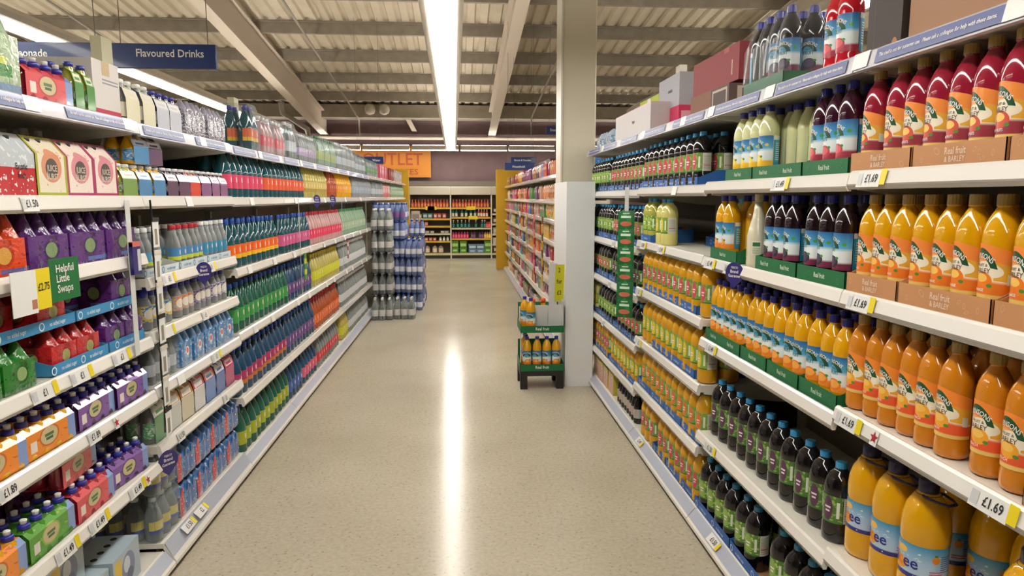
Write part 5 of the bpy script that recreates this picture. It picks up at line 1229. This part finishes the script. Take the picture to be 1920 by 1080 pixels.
# helpful little swaps card + big ticket
t = link('promo_card', None, None, (XLf(2.08)+.04, 2.085, 1.262), PI/2-.0115); meta(t, 'green Helpful Little Swaps card with yellow £2.75 ticket on left shelf edge', 'promotion card')
q = MB(); q.box(-.062,-.001,-.062,.085,.001,.062); q.text('Helpful', .032, (.012,-.0022,.032), (1,0,0),(0,0,1), 1); q.text('Little', .032, (-.001,-.0022,.003), (1,0,0),(0,0,1), 1); q.text('Swaps', .032, (.008,-.0022,-.027), (1,0,0),(0,0,1), 1)
link('green_card', q.build('green_card', [M['green_card'], M['white']]), t)
q = MB(); q.box(-.125,-.001,-.072,-.062,.001,.042); q.text('£2.75', .03, (-.094,-.0022,-.01), (1,0,0),(0,0,1), 1, .8); link('yellow_ticket', q.build('yellow_ticket', [M['yellow'], M['ink']]), t)
q = MB(); q.box(-.23,-.001,-.078,-.125,.001,.042); q.box(-.15,-.0016,-.066,-.128,-.001,-.04,1); link('white_ticket', q.build('white_ticket', [M['tick'], mat('qrish','#b0765c',.6)]), t)
# yellow / green fish-shaped hangers on far left shelves
for i,(y,z0,z1) in enumerate(((5.05,.92,1.10),(6.85,.93,1.1))):
    q = MB()
    for k in range(5):
        zz = z1-.04*k; q.box(-.003,-.03,zz-.037,.003,.03,zz,0 if k % 2 else 1)
    meta(link('clip_sachets', q.build('clip_sachets', [mat('sach_y','#c8c82a',.4), mat('sach_g','#3f8a3a',.4)] if i == 0 else [mat('sach_w','#d8d0c8',.4), mat('sach_r','#8f3a3a',.4)]), None, (XLf(y)+.05,y,0)), ('yellow and green' if i == 0 else 'red and white')+' sachets clipped in front of the left shelves', 'clip strip')
# overhead signs
sb = mat('sign_blue','#1c3672',.4,coat=.2)
def sign(x0, x1, y, z0, z1, txts, label, cond=.9):
    q = MB(); q.box(x0,y,z0,x1,y+.03,z1,0,ch=.003)
    for (tx, sz, cx, cz) in txts: q.text(tx, sz, (cx,y-.0015,cz), (1,0,0), (0,0,1), 1, cond)
    o = len(q.v)
    t = link('aisle_sign', None); meta(t, label, 'sign')
    link('sign_board', q.build('sign_board', [sb, M['white']]), t)
    for xx in (x0+.05, x1-.05):
        q = MB(); q.box(xx-.002,y+.012,z1,xx+.002,y+.016,zs(y,.2)); link('suspension_wire', q.build('suspension_wire', M['steel']), t)
sign(-2.15,-1.52,4.6,2.305,2.455,[('Flavoured Drinks',.066,-1.80,2.395)],'navy hanging aisle sign reading Flavoured Drinks')
sign(-3.05,-2.2,4.6,2.13,2.455,[('Lemonade',.066,-2.66,2.385),('Energy Drinks',.066,-2.62,2.28)],'navy hanging aisle sign reading Lemonade, at upper left')
sign(-1.62,-1.17,11,2.02,2.135,[('Water',.05,-1.28,2.075)],'small navy aisle sign reading Water over the left shelving')
sign(.73,1.2,10.9,1.925,2.04,[('Household',.05,.95,1.98)],'lower of two small navy signs above the yellow board')
sign(.84,1.25,11.1,2.05,2.14,[('Biscuits & Chocolate',.042,1.03,2.09)],'upper of two small navy signs above the yellow board',.75)
sign(1.40,1.9,11,2.49,2.62,[('Snacks',.06,1.53,2.56)],'small navy sign half hidden behind the column')
# ------------------------------------------------------------------ wall banner
q = MB(); q.box(-3.45,17.30,1.99,-.68,17.33,2.75,0,ch=.004)
ob_ = mat('banner_orange','#c9812c',.6); og = mat('banner_text','#b4502a',.6)
q.text('OUTLET', .42, (-1.62,17.297,2.42), (1,0,0),(0,0,1), 1, .95); q.text('SMALL PRICES', .2, (-1.70,17.297,2.12), (1,0,0),(0,0,1), 1, 1.15)
meta(link('wall_banner', q.build('wall_banner', [ob_, og])), 'orange banner reading OUTLET, SMALL PRICES on the far wall', 'banner')
# ------------------------------------------------------------------ far wall shelving
FY = 16.9
def fbay(x0, x1, zsh, label, yellow=True):
    t = link('wall_bay', None, None, (x0,FY,0)); meta(t, label, 'shelving', 'far wall shelving bays'); L = x1-x0
    q = MB(); q.box(0,.38,0,L,.42,1.9); link('back_panel', q.build('back_panel', mat('far_back','#6e655c',.7)), t)
    q = MB(); q.box(0,-.02,1.56,L,.38,1.76,0,ch=.01); link('canopy', q.build('canopy', mat('canopy','#cfc7b4',.45)), t)
    q = MB(); q.box(-.015,-.01,0,.015,.38,1.56); link('upright', q.build('upright', M['frame']), t)
    q = MB(); q.box(.02,0,.08,L,.38,.13,0); q.box(.02,.03,0,L,.06,.08,1); link('base_shelf', q.build('base_shelf', [mat('far_cream','#cfc9a0',.5), M['kick']]), t)
    for i, z in enumerate(zsh):
        q = MB(); q.box(.02,0,z-.025,L-.005,.38,z); sh = link('shelf', q.build('shelf', M['shelf']), t)
        q = MB(); q.box(.02,-.012,z-.035,L-.005,0,z+.005); link('price_rail', q.build('price_rail', mat('far_yellow','#d9b02c',.45) if yellow and i != 1 else mat('far_cream','#cfc9a0',.5)), sh)
    if yellow:
        for (xx, z) in ((.5,zsh[-1]),(.55,zsh[-2] if x0 > -.5 else zsh[-1])):
            q = MB(); q.box(xx-.11,-.018,z-.055,xx+.11,-.013,z+.03); link('promo_ticket', q.build('promo_ticket', M['yellow']), t)
ZA = [.43,.615,.80,.98,1.25]; ZB = [.49,.75,1.015,1.25]
fbay(-2.2,-1.2,ZA,'far wall shelving bay mostly hidden behind the yellow board')
fbay(-1.2,-.2,ZA,'far wall shelving bay with sparse stock, left half of the aisle end')
fbay(-.2,.8,ZB,'far wall shelving bay with teal spray bottles, right half of aisle end')
fbay(.8,1.8,[.35,.6,.85,1.1],'far wall shelving bay beside the right yellow board', False)
def T_spray(c, top, lab='#e8e0d0', kind='spray_bottle'):
    q = MB(); q.lathe([(.028,0),(.032,.01),(.032,.10),(.026,.13),(.012,.15),(.011,.17)], 10, 0)
    q.box(-.012,-.05,.17,.014,.014,.195,1); q.box(-.004,-.04,.13,.004,-.03,.17,1); q.patch(.0325,.02,.1,-70,70,2,5)
    return (kind, q.build(kind, [mat('sp'+c[1:], c, .3, coat=.3), mat('sp'+top[1:], top, .4), mat('sp'+lab[1:], lab, .5)]), [])
def frow(T, desc, cat, xs, z, where, d=.08):
    for i, x in enumerate(xs): inst(T, (x,FY+d,z), rad(random.uniform(-8,8)), '%s, %s from left on %s' % (desc, ordinal(i), where), cat, desc+'s, '+where)
frow(T_spray('#d8502c','#e0603a','#e88a5c'), 'orange spray bottle', 'spray bottle', [x for x in rng(-1.13,.76,.077) if abs(x+.2)>.035], 1.25, 'top far wall shelf')
frow(T_spray('#1f8a80','#2a9a8c'), 'teal spray bottle', 'spray bottle', [-.14,-.06,.08,.18,.30,.40], 1.015, 'second far wall shelf')
frow(T_spray('#d8402c','#e8e8e8'), 'white-topped red spray bottle', 'spray bottle', rng(.49,.76,.068), 1.015, 'second far wall shelf')
frow(T_spray('#2a3a3a','#dfe8e4','#2f9a8a'), 'dark spray bottle with white trigger', 'spray bottle', [-.13,-.03,.07,.16,.25,.42,.57,.64], .75, 'third far wall shelf')
def T_plain(c, c2, h=.16, r=.032, kind='bottle'):
    q = MB(); q.lathe([(r*.9,0),(r,.01),(r,h*.7),(r*.5,h*.85),(.012,h*.9)], 10, 0); q.lathe([(.015,h*.88),(.015,h)], 8, 1); q.patch(r+.0005,h*.12,h*.6,-80,80,2,5)
    return (kind, q.build(kind, [mat('sp'+c[1:], c, .3, coat=.3), mat('sp'+c2[1:], c2, .4), mat('labl'+c[1:], tuple(min(1,v+.25) for v in [int(c[i:i+2],16)/255 for i in (1,3,5)]), .5)]), [])
frow(T_plain('#c83a34','#c83a34'), 'red bottle', 'bottle', [.70,.755], .75, 'third far wall shelf')
frow(T_plain('#c02a5a','#d84a7a'), 'magenta bottle', 'bottle', rng(-.14,.26,.07), .49, 'fourth far wall shelf')
frow(T_plain('#5a2a5c','#6a3a6c'), 'plum bottle', 'bottle', [.32,.38,.52,.58], .49, 'fourth far wall shelf')
frow(T_plain('#d89a2c','#c8a02c'), 'yellow bottle', 'bottle', rng(.65,.76,.055), .49, 'fourth far wall shelf')
def T_boxs(c, c2, w=.16, h=.2):
    a = art('bx'+c[1:], c, [('rect',.1,.55,.9,.8,c2),('rect',0,.47,1,.5,'#2a3a2a'),('rect',.2,.15,.8,.3,c2)], .5, .1)
    q = MB(); q.box(-w/2,-.06,0,w/2,.06,h,1,fm={'-y':0}); return ('carton', q.build('carton', [a, mat('bxs'+c[1:], c, .5)]), [])
frow(T_boxs('#4a8f34','#b8d070',.17,.3), 'green carton', 'carton', [-.1,.1,.71], .131, 'bottom far wall shelf')
frow(T_boxs('#6a8aa8','#c0d0dc',.19,.22), 'grey-blue carton', 'carton', [.325,.52], .131, 'bottom far wall shelf')
frow(T_plain('#a8947c','#8a7a64',.2,.06,'tub'), 'beige tub', 'tub', [-1.08,-.93,-.78,-.6,-.45], .131, 'bottom far wall shelf')
def small(c, w=.1, h=.11):
    q = MB(); q.box(-w/2,-.04,0,w/2,.04,h,0,ch=.003); q.box(-w*.35,-.0412,h*.3,w*.35,-.0405,h*.75,1); return ('packet', q.build('packet', [mat('sm'+c[1:], c, .5), mat('smw','#cfc8bc',.5)]), [])
frow(small('#b8a03a'), 'mustard packet', 'packet', [-1.05,-.96], .98, 'second shelf of sparse far bay')
frow(small('#3a8a9a',.11,.13), 'teal packet', 'packet', [-.83,-.70], .98, 'second shelf of sparse far bay')
frow(small('#b83a3a',.09,.13), 'red packet', 'packet', [-.58,-.47,-.36], .98, 'second shelf of sparse far bay')
frow(small('#c85a6a',.08,.1), 'pink packet', 'packet', [-1.1,-1.0,-.9,-.8], .80, 'third shelf of sparse far bay')
frow(small('#8a8a84',.1,.07), 'grey packet', 'packet', [-1.05,-.9,-.78,-.66,-.4,-.3], .615, 'fourth shelf of sparse far bay')
frow(small('#c8502c',.08,.09), 'orange packet', 'packet', [-1.1,-1.0,-.9,-.8,-.7,-.6], .43, 'fifth shelf of sparse far bay')
frow(T_plain('#dcd8d0','#b0a8a0',.11,.03), 'white pot', 'pot', [-.46,-.37,-.28], .43, 'fifth shelf of sparse far bay')
for i,(z_,c_) in enumerate(((1.1,'#3a2a28'),(.85,'#6a3a2c'),(.6,'#b8a8a0'),(.35,'#d8ccc0'),(.131,'#7a3a34'))):
    frow(small(c_,.12,.16), 'carton on %s shelf' % ordinal(i), 'carton', [.9,1.05,1.2], z_, 'far bay by right yellow board')
q = MB(); q.box(-1.13,16.55,.92,-.93,16.56,1.18,0); q.box(-1.11,16.548,.94,-.95,16.5495,1.1,1); meta(link('poster', q.build('poster', [mat('poster_grey','#b8aea4',.6), mat('poster_print','#8f7f78',.6)])), 'small grey poster hanging at the far end of the left shelving', 'poster')
q = MB(); q.box(-.92,13.6,.0,-.72,13.64,.82,0,ch=.005);
q.box(-.86,13.598,.5,-.78,13.5995,.6,1); meta(link('floor_sign', q.build('floor_sign', [mat('caution','#c8b41c',.5), M['ink']])), 'yellow board standing on the floor behind the blue water stack', 'floor sign')
# ------------------------------------------------------------------ sweet aisle beyond the column
pal = ['#c8326a','#d8702c','#b82a2c','#6a3a7a','#3a6ab0','#d8b82c','#7a5a44','#c89a8a','#e0d0b8','#3a8a4a','#a84a3a','#8a8a90','#d85a8a','#4a2a2c','#e8a03c','#2c8a9a']
names_ = ['magenta','orange','red','purple','blue','yellow','brown','blush','cream','green','rust','grey','pink','maroon','amber','teal']
def T_bag(c, c2, w, h):
    q = MB(); nx, nz = 5, 6
    for sgn in (-1, 1):
        o = len(q.v)
        for i in range(nx+1):
            for j in range(nz+1):
                u = i/nx; v = j/nz; b_ = .022*math.sin(PI*u)**.6*math.sin(PI*min(1,max(0,v)))**.5 if 0 < u < 1 and 0 < v < 1 else 0
                q.v.append((-w/2+w*u, sgn*b_, h*v))
        for i in range(nx):
            for j in range(nz):
                a = o+i*(nz+1)+j; q.face((a,a+nz+1,a+nz+2,a+1), 0, [(i/nx,j/nz),((i+1)/nx,j/nz),((i+1)/nx,(j+1)/nz),(i/nx,(j+1)/nz)], True)
    a_ = art('bag%s%s' % (c[1:],c2[1:]), c, [('noise',4,.57,c2),('ell',.5,.6,.28,.15,'#cfc0ac'),('rect',0,.93,1,1,c2),('rect',0,0,1,.06,c2)], .25, .5)
    return ('snack_bag', q.build('snack_bag', a_), [])
def T_cart(c, c2, w, h):
    a_ = art('crt%s%s' % (c[1:],c2[1:]), c, [('noise',3,.56,c2),('rect',.2,.6,.8,.78,'#c8b8a8')], .4, .3)
    q = MB(); q.box(-w/2,-.03,0,w/2,.03,h,1,fm={'-y':0,'+y':0},ch=.002); return ('carton', q.build('carton', [a_, mat('crs'+c[1:], c, .45)]), [])
rs = random.Random(3)
TF = []
for i, c in enumerate(pal):
    c2 = pal[(i*5+3) % 16]
    TF.append((T_bag(c, c2, .15, .17), names_[i]+' snack bag', 'snack bag')); TF.append((T_cart(c, c2, .12, .15), names_[i]+' carton', 'carton'))
for k, z_ in enumerate([.095]+ZF):
    y = 6.42; cnt = {}; prev = None
    while y < 13.83:
        T, nm, ct = TF[rs.randrange(len(TF))]; n_ = rs.choice([1,2,2,3])
        for _ in range(n_):
            if y > 13.83: break
            w = .155 if ct == 'snack bag' else .125
            i = cnt.get(nm, 0); cnt[nm] = i+1
            place('F', T, y+w/2, .05, z_+.001, '%s, %s of its kind from near end, %s shelf up beyond the column' % (nm, ordinal(i), ordinal(k)), ct, '%ss on %s shelf up beyond the column' % (nm, ordinal(k)), jit=5)
            y += w+rs.uniform(.0,.02)
for (y0, y1, h, c, lb) in ((6.55,6.95,.22,'#2a6ab0','tall blue carton on the highest sweet shelf beside the column'),(7.05,7.6,.20,'#d02a72','bright pink carton on the highest sweet shelf, nearer of two'),(7.65,8.05,.19,'#b82468','deep pink carton on the highest sweet shelf, further of two'),(8.2,9.3,.24,'#3a2024','long black and red display carton on the highest sweet shelf'),(11.6,12.6,.24,'#b82a2a','red display carton on the highest sweet shelf near the yellow board')):
    q = MB(); q.box(0,0,0,.28,y1-y0,h,1,fm={'-x':0,'-y':0},ch=.004)
    meta(link('display_carton', q.build('display_carton', [art('dc'+c[1:], c, [('noise',5,.6,'#d8a0a8')], .4, .3), mat('dcs'+c[1:], c, .45)]), None, (.95+.135,y0,ZF[-1]+.001)), lb, 'carton')
# clip strips of sweets in the far aisle
for i,(y,c1,c2,z0) in enumerate(((7.3,'#c8a020','#6a4a1c',.55),(8.1,'#b8202c','#e07a6a',.5),(9.0,'#8a7a3a','#c8b890',.75),(10.0,'#b83040','#e8d8d8',.7),(11.8,'#3a8a9a','#b8c8cc',.4))):
    t = link('clip_strip', None, None, (.90,y,0), -PI/2); meta(t, '%s packets on a clip strip hanging beyond the column' % ['gold and brown','red','olive','red and white','teal'][i], 'clip strip')
    q = MB(); q.box(-.01,0,z0,.01,.001,1.45); link('plastic_strip', q.build('plastic_strip', MATS['strip_plastic']), t)
    n_ = int((1.30-z0)/.09)
    for k in range(n_):
        q = MB(); zz = 1.30-k*.09; q.box(-.045,-.015,zz-.085,.045,-.002,zz,0,ch=.003); link('packet', q.build('packet', mat('clp'+(c1 if k % 2 else c2)[1:], (c1 if k % 2 else c2), .35, coat=.3)), t)
# ------------------------------------------------------------------ free-standing display by the column
t = link('pallet_display', None, None, (.47,5.2,0)); meta(t, 'small two-tier green cardboard display of orange squash on a black quarter pallet', 'display stand')
Wd, Dd = .34, .30
q = MB(); q.box(0,0,.105,Wd,Dd,.145)
for xx in (0,Wd-.055):
    for yy in (0,Dd-.055): q.box(xx,yy,0,xx+.055,yy+.055,.105)
link('pallet', q.build('pallet', mat('pallet_black','#221e1c',.6)), t)
for i, z0 in enumerate((.146,.452)):
    q = MB(); q.box(.004,.004,z0,Wd-.004,Dd-.004,z0+.004); hh_ = .055
    q.box(.004,.0,z0,Wd-.004,.004,z0+hh_); q.box(0,0,z0,.004,Dd,z0+hh_*1.3); q.box(Wd-.004,0,z0,Wd,Dd,z0+hh_*1.3); q.box(.004,Dd-.004,z0,Wd-.004,Dd,z0+.2)
    q.text('Real fruit', .034, (Wd/2,-.0012,z0+.03), (1,0,0),(0,0,1), 1, .85)
    link('green_tier', q.build('green_tier', [MATS['tray_green'], M['white']]), t)
q = MB(); ww = mat('card_white','#d2d2d0',.6)
q.prism([(.0,.15),(.03,.15),(.045,.25),(.03,.45),(.0,.45)], 'x', 0, .003);
q.box(.11,.10,.456,.225,.104,.655); q.prism([(.225,.456),(.332,.456),(.332,.66),(.228,.66)], 'y', .085, .089); q.box(.332,.004,.456,.336,.27,.70); q.box(.004,.2,.456,.33,.204,.63); q.box(.11,.104,.456,.114,.2,.655)
link('card_divider', q.build('card_divider', ww), t)
q = MB(); q.box(.235,.12,.60,.30,.126,.985,0,ch=.002); link('header_card', q.build('header_card', ww), t)
q = MB(); q.quad((.318,.11,.83),(.96,-.0,.0),(.03,.0,1),.075,.29,0)
for k,(tx) in enumerate('2 for £3'.split()): q.text(tx, .05, (.316,.1085,.93-.09*k), (1,0,0),(0,0,1), 1, .7)
o = len(q.v); q.quad((.318,.113,.83),(.96,0,0),(.03,0,1),.075,.29,0)
link('yellow_offer_card', q.build('yellow_offer_card', [mat('offer_yellow','#c8c41c',.45), M['ink']]), t)
for i,(x,y) in enumerate(((.055,.05),(.135,.05),(.212,.05),(.288,.05))):
    inst(TS['orange'], (.47+x,5.2+y,.151), rad(random.uniform(-50,30)), 'orange squash bottle in the lower green tier, %s from left' % ordinal(i), 'squash bottle', 'squash in the lower display tier')
for i,(x,y) in enumerate(((.055,.13),(.055,.21))):
    inst(TS['orange'], (.47+x,5.2+y,.151), rad(-80), 'orange squash bottle behind in the lower green tier, %s row' % ('second' if i == 0 else 'third'), 'squash bottle')
inst(TS['orange'], (.47+.085,5.2+.05,.457), rad(-10), 'orange squash bottle at the front of the upper display tier', 'squash bottle')
inst(TS['orange'], (.47+.045,5.2+.145,.457), rad(-60), 'orange squash bottle at the left rear of the upper display tier', 'squash bottle')
def bott_small(x, y, c, capc, label, tilt=0):
    q = MB(); q.lathe([(.022,0),(.025,.01),(.025,.1),(.018,.14),(.018,.15)], 12, 0); q2 = MB(); q2.lathe([(.02,.148),(.021,.17),(.016,.185)], 12)
    b_ = link('flavour_bottle', q.build('flavour_bottle', LQ[c]), None, (x,y,.52), 0); b_.rotation_euler = (0,rad(tilt),0); meta(b_, label, 'bottle'); link('cap', q2.build('cap', CP[capc]), b_)
for i,(x,c,cp,tl) in enumerate(((.14,'clear','orangec',-10),(.195,'orange','orangec',0),(.26,'orange','orangec',3))):
    bott_small(.47+x, 5.2+.155, c, cp, ['leaning clear bottle with orange cap in display top','small orange bottle, middle of three in display top','small orange bottle, rightmost of three in display top'][i], tl)
